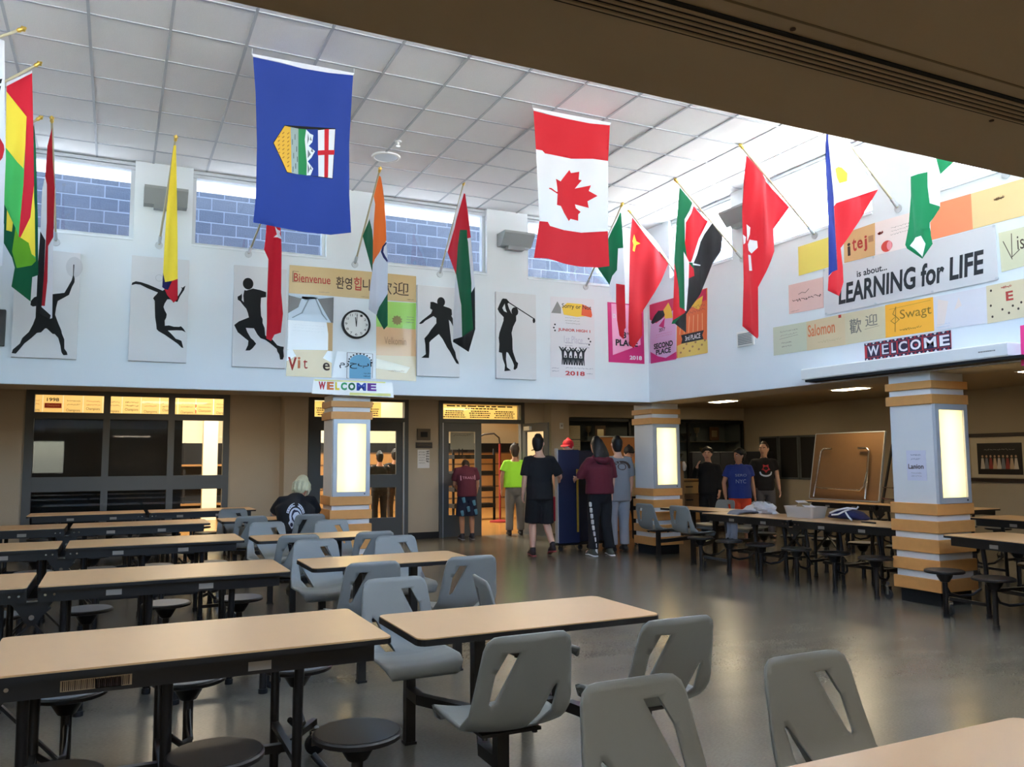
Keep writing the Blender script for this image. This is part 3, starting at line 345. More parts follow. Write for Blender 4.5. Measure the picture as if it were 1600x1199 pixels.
# ================================================================== COLUMNS with light boxes
tube_on = mat('lit_tube',(255,236,190),.6,emit=4.6)
diffm = mat('acrylic_diffuser',(255,238,200),.35,trans=.85)
def column(x, y, label):                                         # x, y = corner seen; body 0.5 square
    g = sempty('column', label, (x+.25,y+.25,0)); w = .25
    MB().box(-w+.02,w-.02,-w+.02,w-.02,0,.14,blk).build('plinth', g)
    m = MB(); m.box(-w,w,-w,w,.14,1.03,whitep).box(-w,w,-w,w,2.02,ZF-.002,whitep).box(-w,w,-w+.2,w,1.03,2.02,whitep)
    for s in (-1,1): m.box(min(s*w,s*(w-.055)),max(s*w,s*(w-.055)),-w,-w+.2,1.03,2.02,whitep)
    m.build('shaft', g)
    for z0 in (1.06,1.545): MB().cyl((0,-w+.115,z0),(0,-w+.115,z0+.445),.02,tube_on,12).build('lamp_tube', g)
    zs = [(.14,.265),(.335,.455),(.525,.66),(.725,.845),(.905,1.02)]
    for a, b in zs+[(2.03,2.13),(2.19,2.27)]: MB().bbox(-w-.028,w+.028,-w-.028,w+.028,a,b,wood,.004).build('wood_band', g)
    f = MB(); a, b, c, d = -w+.005, w-.005, 1.02, 2.03
    for p, q, r, s_ in ((a,b,c,c+.06),(a,b,d-.06,d),(a,a+.055,c+.06,d-.06),(b-.055,b,c+.06,d-.06)): f.box(p,q,-w-.035,-w-.001,r,s_,alum)
    f.build('lamp_frame', g); m = MB(); m.add([(a+.055,-w-.012,c+.06),(b-.055,-w-.012,c+.06),(b-.055,-w-.012,d-.06),(a+.055,-w-.012,d-.06)], [(0,1,2,3)], diffm); m.build('diffuser', g)
    MB().cyl((b-.07,-w-.042,c+.03),(b-.07,-w-.034,c+.03),.008,blk,8).build('lock', g)
    return g
column(2.55,10.75,'square striped column with light box in front of the gym double doors')
column(7.6,10.75,'square striped column with light box at the corner of the upper walls')
c3 = column(7.46,5.70,'square striped column with light box and a paper notice on its side')
# ================================================================== FLAGS
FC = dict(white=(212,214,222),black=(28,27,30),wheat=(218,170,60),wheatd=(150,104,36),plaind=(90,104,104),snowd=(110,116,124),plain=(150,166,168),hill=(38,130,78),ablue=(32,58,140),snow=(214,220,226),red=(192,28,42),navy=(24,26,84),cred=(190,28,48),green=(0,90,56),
 ured=(190,20,42),yellow=(244,220,70),pblue=(30,48,130),ngreen=(8,116,70),bred=(206,28,52),bgreen=(70,186,96),olive=(96,160,30),dred=(158,16,34),saffron=(236,110,30))
def cm(n): return mat('cloth_'+n, FC[n], .85, trans=.28)
gold = mat('gold_finial',(214,180,90),.3,.8); polem = mat('pole_wood',(176,168,140),.4)
def flag(key, base, label, n, amp=.03, kx=14., kz=.8, drop=0., X=None, tip=None, root=None, hang=False, group=None):
    d = D['FLAGS'][key]; Y = d['Y']; pl = PL((0,Y,0),(1,0,0),(0,0,1),(0,-1,0)) if X is None else PL((X,0,0),(0,-1,0),(0,0,1),(-1,0,0))
    o = [(a,b-drop) for a,b in d['o']]; Z = [[(a,b-drop) for a,b in p] for c,p in d['z']]; cols = [c for c,p in d['z']]
    P, T, zi = cdt(o, Z, grid=.035); s0 = min(a for a,b in o); zt = max(b for a,b in o); zb = min(b for a,b in o)
    g = thing(n, label, 'flag', tuple(pl(*(o[0]))), 0, group)
    mb = MB(); V = []
    for p in P:
        e = amp*min(1,(zt-p.y)/.3+.1)*(sin(kx*(p.x-s0)+kz*(p.y-zb)*2)+.35*sin(2.3*kx*(p.x-s0)-3*(p.y-zb)))
        V.append(pl(p.x,p.y,e))
    for c in [base]+cols: mb.mi(cm(c))
    k = [mb.mi(cm(c)) for c in cols]
    mb.v = [tuple(v) for v in V]; mb.f = T; mb.m = [k[z] if z >= 0 else 0 for z in zi]
    mb.build('cloth', g, smooth=180, world=True)
    if hang:
        a, b = [(x,z-drop) for x,z in d['p']]; h = MB()
        poly = [(a[0],a[1]),(b[0],b[1])]+[q for q in sorted([q for q in o if q[1] > zt-.16], key=lambda q:-q[0])]
        flat(h, pl, poly, cm('white'), -.004, .006); h.build('hoist_band', g, world=True)
        r = MB()
        for q in (a,b): r.tube([pl(q[0],q[1]-.01,0),pl(q[0],ZC+.005,0)],.003,alum,6)
        r.build('hook', g, world=True)
    else:
        t = pl(*[v for v in tip]) if tip else pl(d['p'][0][0],d['p'][0][1]-drop); t = Vector(t); b = Vector(root); q = (t-b).normalized()
        m = MB(); m.tube([b+q*.02, t],.0125,polem,8); m.build('pole', g, smooth=60, world=True)
        m = MB(); m.loft([t, t+q*.015, t+q*.03, t+q*.05, t+q*.065],[.014,.02,.016,.026,.012],gold,10); m.build('finial', g, smooth=60, world=True)
        m = MB(); m.tube([b+q*.035, b+q*.14],.02,alum,8); u = Vector((0,-1,0)) if abs(q.y) > abs(q.x) else Vector((-1 if q.x < 0 else 1,0,0))
        m.tube([b+u*.003, b+u*.015],.045,alum,12); m.build('bracket', g, smooth=60, world=True)
    return g
def rootb(x, z=4.08): return (x,10.6,z)
def rootr(y, z=4.135): return (7.45,y,z)
G1 = 'flags on poles around the upper walls'
flag('alberta','ablue','blue provincial flag with a shield of wheat and mountains hanging from the ceiling','hanging_flag',.03,7,1.2,.045,hang=True,group='large flags hung from the ceiling')
flag('canada','red','red and white flag with a red maple leaf hanging from the ceiling','hanging_flag',.03,7,1.2,.065,hang=True,group='large flags hung from the ceiling')
flag('colombia','yellow','yellow flag with blue and red tail drooping over the jumping volleyball canvas','pole_flag',.03,40,.5,root=rootb(.385),group=G1)
flag('turkey','ured','red flag with a white star hanging below the blue provincial flag','pole_flag',.03,26,.5,root=rootb(1.42),group=G1)
flag('india','saffron','orange white and green flag with a blue wheel beside the wall clock','pole_flag',.012,9,1,X=2.78,root=rootb(2.78),group=G1)
flag('uae','white','red green white and black flag over the football player canvas','pole_flag',.012,9,1,X=3.98,root=rootb(3.98,4.06),group=G1)
flag('italy','white','green white and red tricolour flag by the corner of the upper walls','pole_flag',.012,11,1,.03,X=6.33,root=rootb(6.33),group=G1)
flag('china','red','plain red flag with a yellow star near the corner of the upper walls','pole_flag',.03,11,1,.12,root=rootr(9.82,4.22),group=G1)
flag('kenya','green','black red and green flag with a shield and white spear','pole_flag',.03,16,1,.02,root=rootr(8.4,4.13),group=G1)
flag('hk','red','red flag with a white flower by the air vent','pole_flag',.035,15,1,.04,root=rootr(7.13),group=G1)
flag('phil','white','blue white and red flag with a yellow sun in front of the banner','pole_flag',.03,15,1,root=rootr(5.96),group=G1)
d = D['FLAGS']['nigeria']; d['o'][0:2] = [(6.28,4.72),(6.42,5.0),(7.0,4.5)]  # white patch in the lower roll stands for sun on green cloth
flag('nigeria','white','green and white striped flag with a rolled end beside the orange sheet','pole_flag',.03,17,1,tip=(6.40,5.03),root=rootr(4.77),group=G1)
flag('bolivia','bgreen','red yellow and green tricolour flag in front of the green diamond flag','pole_flag',.025,22,.5,root=(XL,8.2,4.0),group=G1)
flag('brazil','green','dark green flag with a yellow diamond half hidden by the tricolour','pole_flag',.025,20,.5,root=(XL,9.4,4.0),group=G1)
flag('egypt','white','red white and black flag over the racket player canvas','pole_flag',.025,30,.5,root=rootb(-.70,4.0),group=G1)
flag('korea','white','white flag with a red disc and black bars at the edge of view','pole_flag',.02,12,.5,root=(XL,7.5,4.25),group=G1)
# ================================================================== WALL CANVASES
cvm = mat('canvas_white',(214,215,218),.8,bump=(90,.1))
CN = dict(tennis='white canvas with a black racket player silhouette',volley='white canvas with a black jumping volleyball player silhouette',runner='white canvas with a black sprinter silhouette',football='white canvas with a black football player silhouette',golf='white canvas with a black golfer silhouette')
S = D['SIL']
for k in CN:
    x0, z0, x1, z1 = D['CANVAS'][k]; g = thing('wall_canvas', CN[k], 'canvas', (x0,10.6,z0), 0, 'athlete canvases on the upper wall')
    m = MB(); m.bbox(x0,x1,10.555,10.598,z0,z1,cvm,.004); m.build('canvas_panel', g, world=True)
    pl = PL((0,10.555,0),(1,0,0),(0,0,1),(0,-1,0)); m = MB(); flat(m, pl, S[k], blk, 0, .003, [S['golf_hole']] if k == 'golf' else [])
    if k in S['heads']: h = S['heads'][k]; flat(m, pl, circle(h[:2],h[2]*.92,20,h[2]*1.06), blk, .0, .0032)
    if k == 'golf': flat(m, pl, S['club'], blk, 0, .0034)
    if k == 'volley': h = S['heads']['ball']; flat(m, pl, circle(h[:2],h[2],20), mat('pale_ball',(186,188,192),.8), .0, .0028); flat(m, pl, circle(h[:2],h[2]*.86,20), cvm, .0, .0031)
    if k == 'tennis': flat(m, pl, circle((-.50,4.05-.33),.085,20,.12), mat('racket_mesh',(196,198,202),.8), 0, .0028)
    m.build('silhouette', g, world=True)
x = D['PB']['dark']; g = tag(MB().bbox(-1.6,-1.15,10.56,10.598,2.77,3.18,mat('dark_print',(40,36,34),.4),.006).build('framed_print'),'small dark framed print beside the racket player canvas','picture')
# ================================================================== PAPERS
def avgrect(q): return (q[0][0]+q[3][0])/2,(q[3][1]+q[2][1])/2,(q[1][0]+q[2][0])/2,(q[0][1]+q[1][1])/2
def paper(pl, q, name, label, cat, m, draw=None, group=None, d=.0015, part='drawing', th=.003):
    s0, t0, s1, t1 = avgrect(q); g = thing(name, label, cat, tuple(pl(s0,t0,d)), 0, group)
    b = MB(); flat(b, pl, [q[3],q[2],q[1],q[0]], m, d, d+th); b.build('sheet', g, world=True)
    if draw:
        k = MB(); draw(k, lambda a,b_,e=0.: pl(s0+a*(s1-s0), t0+b_*(t1-t0), d+th+.0012+e*.05)); 
        if k.v: k.build(part, g, world=True)
    return g
def pm(n, c, gl=False): return mat('paper_'+n, c, .28 if gl else .8, noise=(5,.03), coat=.5 if gl else 0)
ink = mat('ink_brown',(70,52,44),.8); inkr = mat('ink_red',(176,60,52),.8); inkg = mat('ink_grey',(120,118,112),.8); inkb = mat('ink_blue',(60,80,120),.8); inko = mat('ink_orange',(208,120,80),.8)
def draw(*ops):
    def f(mb, pl):
        for o in ops:
            if o[0] == 't': text(mb, pl, o[1], *o[2], o[3], d=.004, bold=o[4] if len(o) > 4 else 0, shear=o[5] if len(o) > 5 else 0)
            elif o[0] == 's': scrawl(mb, pl, *o[1], o[2], o[3], .004, o[4] if len(o) > 4 else 1)
            elif o[0] == 'l': stroke(mb, pl, o[1], o[3], o[2], .004)
            elif o[0] == 'f': flat(mb, pl, o[1], o[2], 0, o[3] if len(o) > 3 else .002)
    return f
PB = D['PB']; GB = 'laminated welcome sheets around the clock'
kraft = pm('kraft',(204,176,124),True)
paper(BACK, PB['b_bienv'],'welcome_sheet','kraft sheet with an outlined red welcome word at the clock','paper sheet',kraft,draw(('t','Bienvenue',(.1,.42,.92,.72),inkr,.01),('l',[(.08,.4),(.08,.78),(.2,.78)],ink,.012),('l',[(.08,.4),(.93,.46)],ink,.01),('s',(.66,.08,.9,.16),inkg,1)),GB)
paper(BACK, PB['b_korean'],'welcome_sheet','kraft sheet with large Korean letters above the clock','paper sheet',kraft,draw(('t','환영',(.06,.28,.5,.72),ink,.012),('t','힙',(.55,.28,.76,.76),inkr,.012),('t','니',(.8,.3,1.0,.72),ink,.012),('s',(.75,.03,.98,.1),ink,1)),GB)
paper(BACK, PB['b_chinese'],'welcome_sheet','kraft sheet with thin Chinese characters beside the orange white green flag','paper sheet',kraft,draw(('t','歡迎',(.12,.22,.84,.72),ink),('s',(.8,.05,.95,.13),ink,1)),GB)
paper(BACK, PB['b_photo'],'welcome_sheet','shiny dark sheet with painted pale blue glare under the outlined welcome word','paper sheet',pm('photo',(84,82,84),True),draw(('f',[(.0,.0),(.95,.0),(.75,.55),(.62,.92),(.3,.92),(.22,.5),(.0,.25)],pm('blueglare',(176,194,212),True)),('f',[(.0,.92),(.4,.8),(1,.97),(1,1),(0,1)],pm('blueglare',(176,194,212),True)),('l',[(.45,.85),(.3,.3),(.1,.1)],pm('photo2',(120,134,150)),.03),('l',[(.6,.85),(.75,.3),(.85,.1)],pm('photo2',(120,134,150)),.03)),GB,part='picture')  # pale blue shapes are window glare painted on the dark sheet
paper(BACK, PB['b_white'],'welcome_sheet','glossy white sheet with faint marks under the shiny dark sheet','paper sheet',pm('glossy',(222,226,232),True),draw(('f',[(.9,.0),(1,.0),(1,1),(.86,1),(.9,.6)],pm('kraftedge',(204,172,128))),('s',(.1,.6,.8,.9),mat('ink_pale',(196,204,212),.8),3)),GB)
paper(BACK, PB['b_viet'],'welcome_sheet','kraft sheet with brown hand-drawn letters at the bottom of the clock display','paper sheet',kraft,draw(('t','V',(.03,.22,.22,.7),inkr,.03),('t','i',(.24,.3,.3,.72),inko,.02),('t','t',(.36,.3,.46,.64),inkr),('t','e',(.8,.26,.96,.56),ink,.015),('f',[(.0,.95),(.0,.55),(.2,.75),(.12,1)],pm('glossy',(222,226,232),True)),('f',[(1,1),(1,.55),(.8,.72),(.9,1)],pm('glossy',(222,226,232),True))),GB)
paper(BACK, PB['b_green'],'welcome_sheet','bright green sheet with a brown star beside the clock','paper sheet',pm('green',(150,206,88),True),draw(('f',[(.52+.14*(1 if k%2 else .72)*cos(pi*k/10),.3+.2*(1 if k%2 else .72)*sin(pi*k/10)) for k in range(20)],mat('leafbrown',(140,130,84),.8)),('s',(.75,.2,.95,.5),inkg,3)),GB)
paper(BACK, PB['b_tan'],'welcome_sheet','orange tan sheet with faint writing under the green sheet','paper sheet',pm('otan',(214,168,118),True),draw(('t','Velkomin',(.2,.4,.75,.66),mat('ink_tan',(170,128,92),.8))),GB)
paper(BACK, PB['b_beige'],'welcome_sheet','pale beige sheet at the bottom beside the Arabic sheet','paper sheet',pm('beige',(212,190,150),True),draw(('f',[(.0,.45),(.75,.3),(.85,.55),(.0,.85)],pm('beige2',(226,216,194),True)),('s',(.3,.3,.7,.45),mat('ink_tan',(170,128,92),.8),1)),GB)
arch = [(.36,.0),(.36,.6)]+[(.62-.26*cos(pi*k/12),.6+.3*sin(pi*k/12)) for k in range(13)]+[(.88,.0)]
paper(BACK, PB['b_arab'],'welcome_sheet','pale sheet with a blue arch and Arabic letters under the clock','paper sheet',pm('lilac',(206,208,214),True),draw(('f',arch,mat('sky_ink',(112,170,204),.7)),('t','مرحبا',(.12,.36,.9,.66),mat('ink_black',(40,44,50),.8),.012),('l',[(.34,.0),(.3,.0),(.3,.95),(.92,.95),(.92,.05)],ink,.012),*[('f',circle((.62-.28*cos(pi*k/10),.62+.31*sin(pi*k/10)),.022,8,.032),mat('ink_black',(40,44,50),.8),.004) for k in range(11)],('s',(.7,.05,.88,.25),mat('ink_black',(40,44,50),.8),2)),GB)
RB = [(200,40,60),(226,120,50),(240,214,60),(60,160,100),(30,110,70),(40,70,170),(110,50,150)]
def wel(mb, pl):
    for k, ch in enumerate('WELCOME'):
        w = (.20,.30,.40,.47,.56,.665,.80,.93); text(mb, pl, ch, w[k]-.13, .34, w[k+1]-.145, .86, mat('letter_%d' % k, RB[k], .6), .004, .055)
    flat(mb, pl, rect(.02,.9,.9,.985), mat('pale_yellow',(238,232,150),.7), 0, .002); flat(mb, pl, rect(.45,.02,.97,.2), mat('pale_yellow',(238,232,150),.7), 0, .002)
paper(BACK, PB['b_welcome'],'welcome_banner','small white banner with rainbow welcome letters above the striped column','banner',pm('bwhite',(232,228,226),True),wel,None,part='lettering',d=.006)
def jh(mb, pl):
    k = mat('ink_black',(40,44,50),.8); r = mat('poster_red',(196,60,66),.7)
    flat(mb, pl, [(.3,.78),(.26,.87),(.38,.93),(.72,.93),(.8,.88),(.93,.85),(.9,.79),(.6,.765)], mat('paint_yellow',(236,196,70),.7), 0, .002)
    flat(mb, pl, [(.7,.79),(.72,.93),(.92,.89),(.95,.8),(.93,.77)], mat('paint_orange',(226,96,60),.7), 0, .003)
    flat(mb, pl, [(.02,.79),(.16,.94),(.24,.86),(.24,.79)], mat('poster_grey',(140,140,140),.7), 0, .003)
    text(mb, pl, 'Sorry or Not', .26,.85,.93,.92, k, .006, .01); text(mb, pl, 'JUNIOR HIGH 1', .17,.565,.9,.61, r, .004, .03); text(mb, pl, '2018', .32,.03,.76,.085, r, .004, .03)
    scrawl(mb, pl, .33,.66,.66,.76, k, 3, .004, 5, .4); text(mb, pl, '1st Place', .3,.43,.72,.52, mat('poster_lilac',(196,190,206),.8)); scrawl(mb, pl, .3,.1,.95,.145, inkb, 1, .004, 6); scrawl(mb, pl, .03,.06,.18,.13, inkb, 2, .004, 7); scrawl(mb, pl, .8,.04,.95,.08, inkb, 1, .004, 8)
    scrawl(mb, pl, .32,.38,.5,.45, inkb, 2, .004, 9); scrawl(mb, pl, .62,.36,.88,.46, inkb, 2, .004, 10)
    for a, b in ((.1,.65),(.075,.61),(.1,.575),(.86,.5),(.9,.465),(.87,.425)): flat(mb, pl, circle((a,b),.02,6,.012), k, 0, .003)
    for i in range(5):
        x = .27+.115*i; u = .0 if i%2 else .02
        flat(mb, pl, circle((x,.345+u),.017,8,.012), k, 0, .003); flat(mb, pl, [(x-.03,.3+u),(x-.09,.36+u),(x-.075,.365+u),(x,.325+u),(x+.075,.365+u),(x+.09,.36+u),(x+.03,.3+u),(x+.022,.25),(x+.03,.16),(x+.01,.16),(x,.23),(x-.01,.16),(x-.03,.16),(x-.022,.25)], k, 0, .0026)
        if i < 4: flat(mb, pl, circle((x+.057,.265),.018,8,.013), k, 0, .003); flat(mb, pl, [(x+.02,.25),(x+.094,.25),(x+.085,.2),(x+.09,.16),(x+.07,.16),(x+.057,.2),(x+.045,.16),(x+.025,.16),(x+.03,.2)], k, 0, .0028)
paper(BACK, PB['jh'],'award_poster','white signed award poster with a red and yellow header and a black row of figures','poster',mat('poster_white',(222,220,226),.5),jh,'award posters near the corner',part='print')
def third(mb, pl):
    k = mat('ink_black',(40,44,50),.8); flat(mb, pl, [(.12,.12),(.9,.32),(.86,.98),(.1,.98)], mat('poster_pink',(238,170,208),.6), 0, .002); text(mb, pl, '3', .4,.41,.5,.52, k, .006, .03); text(mb, pl, 'rd', .52,.47,.6,.53, k, .006, .02)
    text(mb, pl, 'PLACE', .2,.28,.82,.39, k, .006, .04); text(mb, pl, '2018', .58,.06,.93,.13, mat('poster_white',(222,220,226),.5), .006, .04); text(mb, pl, 'D', .14,.74,.22,.81, mat('poster_white',(222,220,226),.5), .006, .03)
paper(BACK, PB['third'],'award_poster','magenta third place award poster behind the red flag','poster',mat('poster_magenta',(206,42,122),.5),third,'award posters near the corner',part='print')
PR = D['PR']
def second(mb, pl):
    k = mat('ink_black',(40,44,50),.8); flat(mb, pl, [(0,.75),(.25,.66),(1,.82),(1,1),(0,1)], mat('poster_crimson',(206,40,88),.6), 0, .002); flat(mb, pl, [(.55,.85),(.75,.95),(.85,.83),(.9,.68),(.6,.7)], mat('paint_yellow',(236,196,70),.7), 0, .003)
    flat(mb, pl, [(.05,.7),(.1,.66),(.45,.7),(.6,.76),(.55,.84),(.35,.86),(.2,.8)], k, 0, .0035); flat(mb, pl, [(.0,0),(1,0),(1,.12),(.6,.05),(.3,.1),(0,.2)], mat('poster_magenta',(206,42,122),.5), 0, .002); flat(mb, pl, [(.35,.6),(.6,.72),(.55,.55)], mat('poster_magenta',(206,42,122),.5), 0, .003)
    text(mb, pl, '2017', .36,.5,.6,.56, k, .006, .02); text(mb, pl, 'SECOND', .14,.225,.88,.32, k, .006, .04); text(mb, pl, 'PLACE', .22,.125,.8,.215, k, .006, .04); scrawl(mb, pl, .22,.4,.85,.48, mat('poster_magenta',(206,42,122),.5), 2, .004, 3)
paper(RIGHT, PR['second'],'award_poster','lilac second place award poster on the banner wall','poster',mat('poster_lilac2',(214,176,216),.5),second,'award posters near the corner',part='print')
def thirdo(mb, pl):
    k = mat('ink_black',(40,44,50),.8); flat(mb, pl, [(0,0),(1,0),(1,.2),(.5,.26),(0,.2)], mat('poster_straw',(226,196,104),.6), 0, .002); flat(mb, pl, [(0,.88),(.3,.9),(1,1),(1,.82),(.7,.8),(.4,.74)], mat('poster_crimson',(206,40,58),.6), 0, .002)
    flat(mb, pl, [(.5,.78),(.7,.86),(.9,.9),(.85,.78),(.75,.7)], mat('paint_yellow',(236,196,70),.7), 0, .003); scrawl(mb, pl, .4,.64,.95,.78, mat('ink_maroon',(120,30,60),.7), 2, .004, 4, .7)
    flat(mb, pl, [(.14,.22),(.88,.22),(.84,.29),(.9,.36),(.14,.36),(.18,.29)], k, 0, .004); text(mb, pl, '3rd PLACE', .28,.25,.78,.33, mat('poster_white',(222,220,226),.5), .006, .02)
    for i in range(6): stroke(mb, pl, [(.1+.15*i,.38),(.16+.14*i,.62)], .02, mat('poster_peach',(244,190,140),.6), .004)
    for i in range(9): flat(mb, pl, circle((.12+.1*i,.08+.06*(i*7%3)),.035,7,.018), mat('ink_tan',(170,128,92),.8), 0, .003)
paper(RIGHT, PR['thirdo'],'award_poster','orange third place award poster with a black ribbon','poster',mat('poster_orange',(226,112,56),.5),thirdo,'award posters near the corner',part='print')
GR = 'hand-lettered paper sheets on the banner wall'
P_ = lambda k, lab, m, dr=None, d=.0015: paper(RIGHT, PR[k],'paper_sheet',lab,'paper sheet',m,dr,GR,d)
P_('yellow','plain yellow sheet at the end of the top row behind the blue white red flag',pm('yellow',(230,210,104)))
P_('itej','kraft sheet with large brown letters beside the apple sheet',pm('kraft2',(206,166,116)),draw(('t','i',(.12,.2,.22,.62),ink,.03),('t','t',(.28,.3,.42,.72),inkr,.02),('t','e',(.44,.34,.62,.62),inkr,.02),('t','j',(.64,.2,.76,.7),inkr,.02),('f',rect(.8,.45,.96,.65),mat('ink_tan',(170,128,92),.8))))
P_('apple','white sheet with a red apple drawing beside the green white flag',pm('pinkwhite',(232,218,216)),draw(('f',circle((.22,.2),.11,18,.17),mat('apple_red',(206,70,60),.7)),('f',circle((.27,.2),.05,14,.14),mat('apple_pink',(236,150,160),.7),.003),('s',(.3,.45,.75,.75),inkg,3),('s',(.06,.55,.16,.75),inkr,1)))
P_('orange','plain orange sheet beside the green white flag',pm('orange',(238,140,100)))
P_('tan1','plain tan sheet at the end of the top row by the brown soffit',pm('tan1',(222,196,144)),draw(('s',(.35,.55,.5,.75),mat('ink_tan',(170,128,92),.8),1)))
P_('pink','dusty pink sheet with dark sketched letters beside the banner',pm('pink',(222,184,178)),draw(('l',[(.3,.62),(.4,.66),(.5,.62),(.6,.72)],ink,.015),('s',(.1,.3,.95,.55),ink,1,11),('s',(.05,.05,.3,.12),ink,1)))
P_('vison','pale green sheet with spiky ink letters at the banner end',pm('sage',(204,202,172)),draw(('l',[(.1,.75),(.3,.25)],ink,.02),('l',[(.32,.9),(.3,.3),(.5,.45)],ink,.02),('t','ison',(.45,.45,.98,.8),ink),('t','AN',(.6,.15,.8,.32),inkg)))
P_('gg','grey green sheet with faint marks at the start of the bottom row',pm('ggrey',(196,200,180)),draw(('s',(.2,.6,.75,.85),inkg,2,2),('l',[(.2,.55),(.75,.6)],inkg,.01),('s',(.25,.2,.55,.45),inkg,2,3)))
P_('salomon','beige sheet with an orange written name under the banner',pm('bei',(208,190,156)),draw(('t','Salomon',(.04,.45,.75,.86),inko,.015),('s',(.3,.12,.9,.32),mat('ink_pale2',(190,176,140),.8),1),('f',rect(.85,.9,.92,1),inkr)))
P_('chin','beige green sheet with Chinese characters in pencil',pm('beig',(204,194,164)),draw(('t','歡',(.12,.3,.42,.78),inkg,.01),('t','迎',(.52,.45,.82,.82),inkg,.006),('l',[(.5,.38),(.85,.42)],inkg,.01)))
P_('swagt','bright yellow orange sheet with a treble clef and pencil letters',pm('amber',(248,180,60)),draw(('t','Swagt',(.32,.42,.96,.78),mat('ink_olive',(150,116,40),.8)),('l',[(.2,.15),(.24,.9),(.17,.7),(.3,.5),(.2,.4),(.12,.5),(.2,.58)],mat('ink_olive',(150,116,40),.8),.015),('s',(.3,.1,.75,.25),mat('ink_olive',(150,116,40),.8),1),('l',[(.1,.86),(.95,.9)],mat('ink_olive',(150,116,40),.8),.008)))
P_('pale','pale lilac sheet with faint pastel patches',pm('lil',(216,214,222)),draw(('f',[(.05,.1),(.2,.15),(.3,.8),(.1,.9)],mat('pastel_peach',(226,212,208),.8)),('f',[(.4,.5),(.5,.85),(.55,.6)],mat('pastel_peach',(226,212,208),.8)),('s',(.05,.05,.3,.2),mat('pastel_blue',(160,186,214),.8),2)))
P_('epap','beige sheet with red letters and brown paw marks',pm('beig2',(216,202,170)),draw(('t','E',(.38,.5,.52,.75),inkr,.03),('s',(.3,.8,.5,.95),inkr,1),*[('f',circle(c,.022,7,.035),ink) for c in ((.1,.85),(.08,.45),(.1,.15),(.3,.3),(.42,.18),(.5,.35),(.6,.25),(.66,.4))]))
paper(RIGHT, PR['hotpink'],'pink_sign','hot pink sign beside the projector screen case','sign',pm('hot',(244,60,140)))
def ban(mb, pl):
    k = mat('ink_black',(40,44,50),.8)
    text(mb, pl, 'is about...', .23,.655,.42,.79, k, .004, .02); text(mb, pl, 'LEARNING for LIFE', .10,.16,.94,.60, k, .004, .03, .12)
paper(RIGHT, PR['banner'],'vinyl_banner','long white banner reading learning for life','banner',mat('vinyl_white',(204,204,208),.45,bump=(2.2,1.)),ban,None,.012,'lettering')
g = [o for o in bpy.data.objects if o.name.startswith('vinyl_banner')][0]; m = MB()
for s_, t in ((-7.0,3.68),(-6.3,3.68),(-5.6,3.68),(-4.92,3.67),(-7.0,3.165),(-6.3,3.165),(-5.6,3.165),(-4.92,3.165)): flat(m, RIGHT, circle((s_,t),.014,10), alum, .006, .019)
m.build('grommets', g, world=True)
def wc(mb, pl):
    n = mat('tribal_navy',(44,40,66),.7); w = mat('poster_white',(222,220,226),.5); r = mat('tribal_red',(176,48,56),.7)
    for t in (.0,.86): flat(mb, pl, rect(0,t,1,t+.14), n, 0, .002)
    for i in range(22):
        for t, e in ((.02,1),(.98,-1)): flat(mb, pl, [(.01+i/22.3,t),(.045+i/22.3,t),(.028+i/22.3,t+.1*e)][::e], r if i%2 else w, 0, .003)
    X = (.02,.2,.315,.40,.535,.69,.86,1.0)
    for k, ch in enumerate('WELCOME'):
        flat(mb, pl, rect(X[k]+.012,.17,X[k+1]-.006,.83), n, 0, .0025); text(mb, pl, ch, X[k]+.02,.24,X[k+1]-.015,.80, w, .006, .025 if k != 1 else 0)
    flat(mb, pl, [(.62,.4),(.6,.52),(.612,.57),(.62,.54),(.628,.57),(.64,.52)], r, 0, .006)
paper(RIGHT, PR['welc'],'welcome_sign','red and navy patterned welcome sign above the screen case','sign',mat('tribal_red',(176,48,56),.7),wc,None,.004,'lettering')
# projector screen case
g = thing('projector_screen','long white projector screen case under the welcome sign','projector screen',(7.3,5.95,2.4))
m = MB(); m.bbox(7.25,7.448,4.74,7.24,2.40,2.53,whitep,.012); m.build('case', g, world=True)
m = MB(); m.box(7.27,7.44,4.62,7.2,2.372,2.40,blk); m.build('case_shadow', g, world=True); m = MB(); bars(m, PL((7.25,0,0),(0,-1,0),(0,0,1),(-1,0,0)), -5.02,2.455,-4.85,2.475, inkg, 1, .002, 1); m.build('plate', g, world=True)  # black strip stands in for the shadow under the case
# vent, clock, wall up-lights, ceiling speaker, sprinkler
g = thing('air_vent','white wall vent with grey louvres below the red flower flag','vent',(7.45,8.38,3.06)); m = MB(); m.bbox(7.43,7.45,8.22,8.54,2.96,3.16,whitep,.004); m.build('vent_frame', g, world=True)
for i in range(7): m = MB(); m.box(7.422,7.432,8.25,8.51,2.985+.022*i,2.997+.022*i,mat('louvre',(130,136,140),.5)); m.build('slat', g, world=True)
g = thing('wall_clock','round black rimmed wall clock among the welcome sheets','clock',(2.80,10.6,3.275)); pl = PL((2.80,10.6,3.275),(1,0,0),(0,0,1),(0,-1,0))
m = MB(); prof = [(.0,-.0),(.19,-.0),(.19,-.045),(.178,-.055),(.165,-.045),(.165,-.03)]; m.lathe(prof,(2.80,10.6,3.275),blackp,40,'Y'); m.build('rim', g, 40, True)
m = MB(); flat(m, pl, circle((0,0),.166,40), whitep, .028, .032); m.build('dial', g, world=True); m = MB()
for h in range(12): a = pi/2-2*pi*(h+1)/12; text(m, pl, str(h+1), .135*cos(a)-.016, .135*sin(a)-.015, .135*cos(a)+.016, .135*sin(a)+.015, blackp, .035)
m.build('numerals', g, world=True)
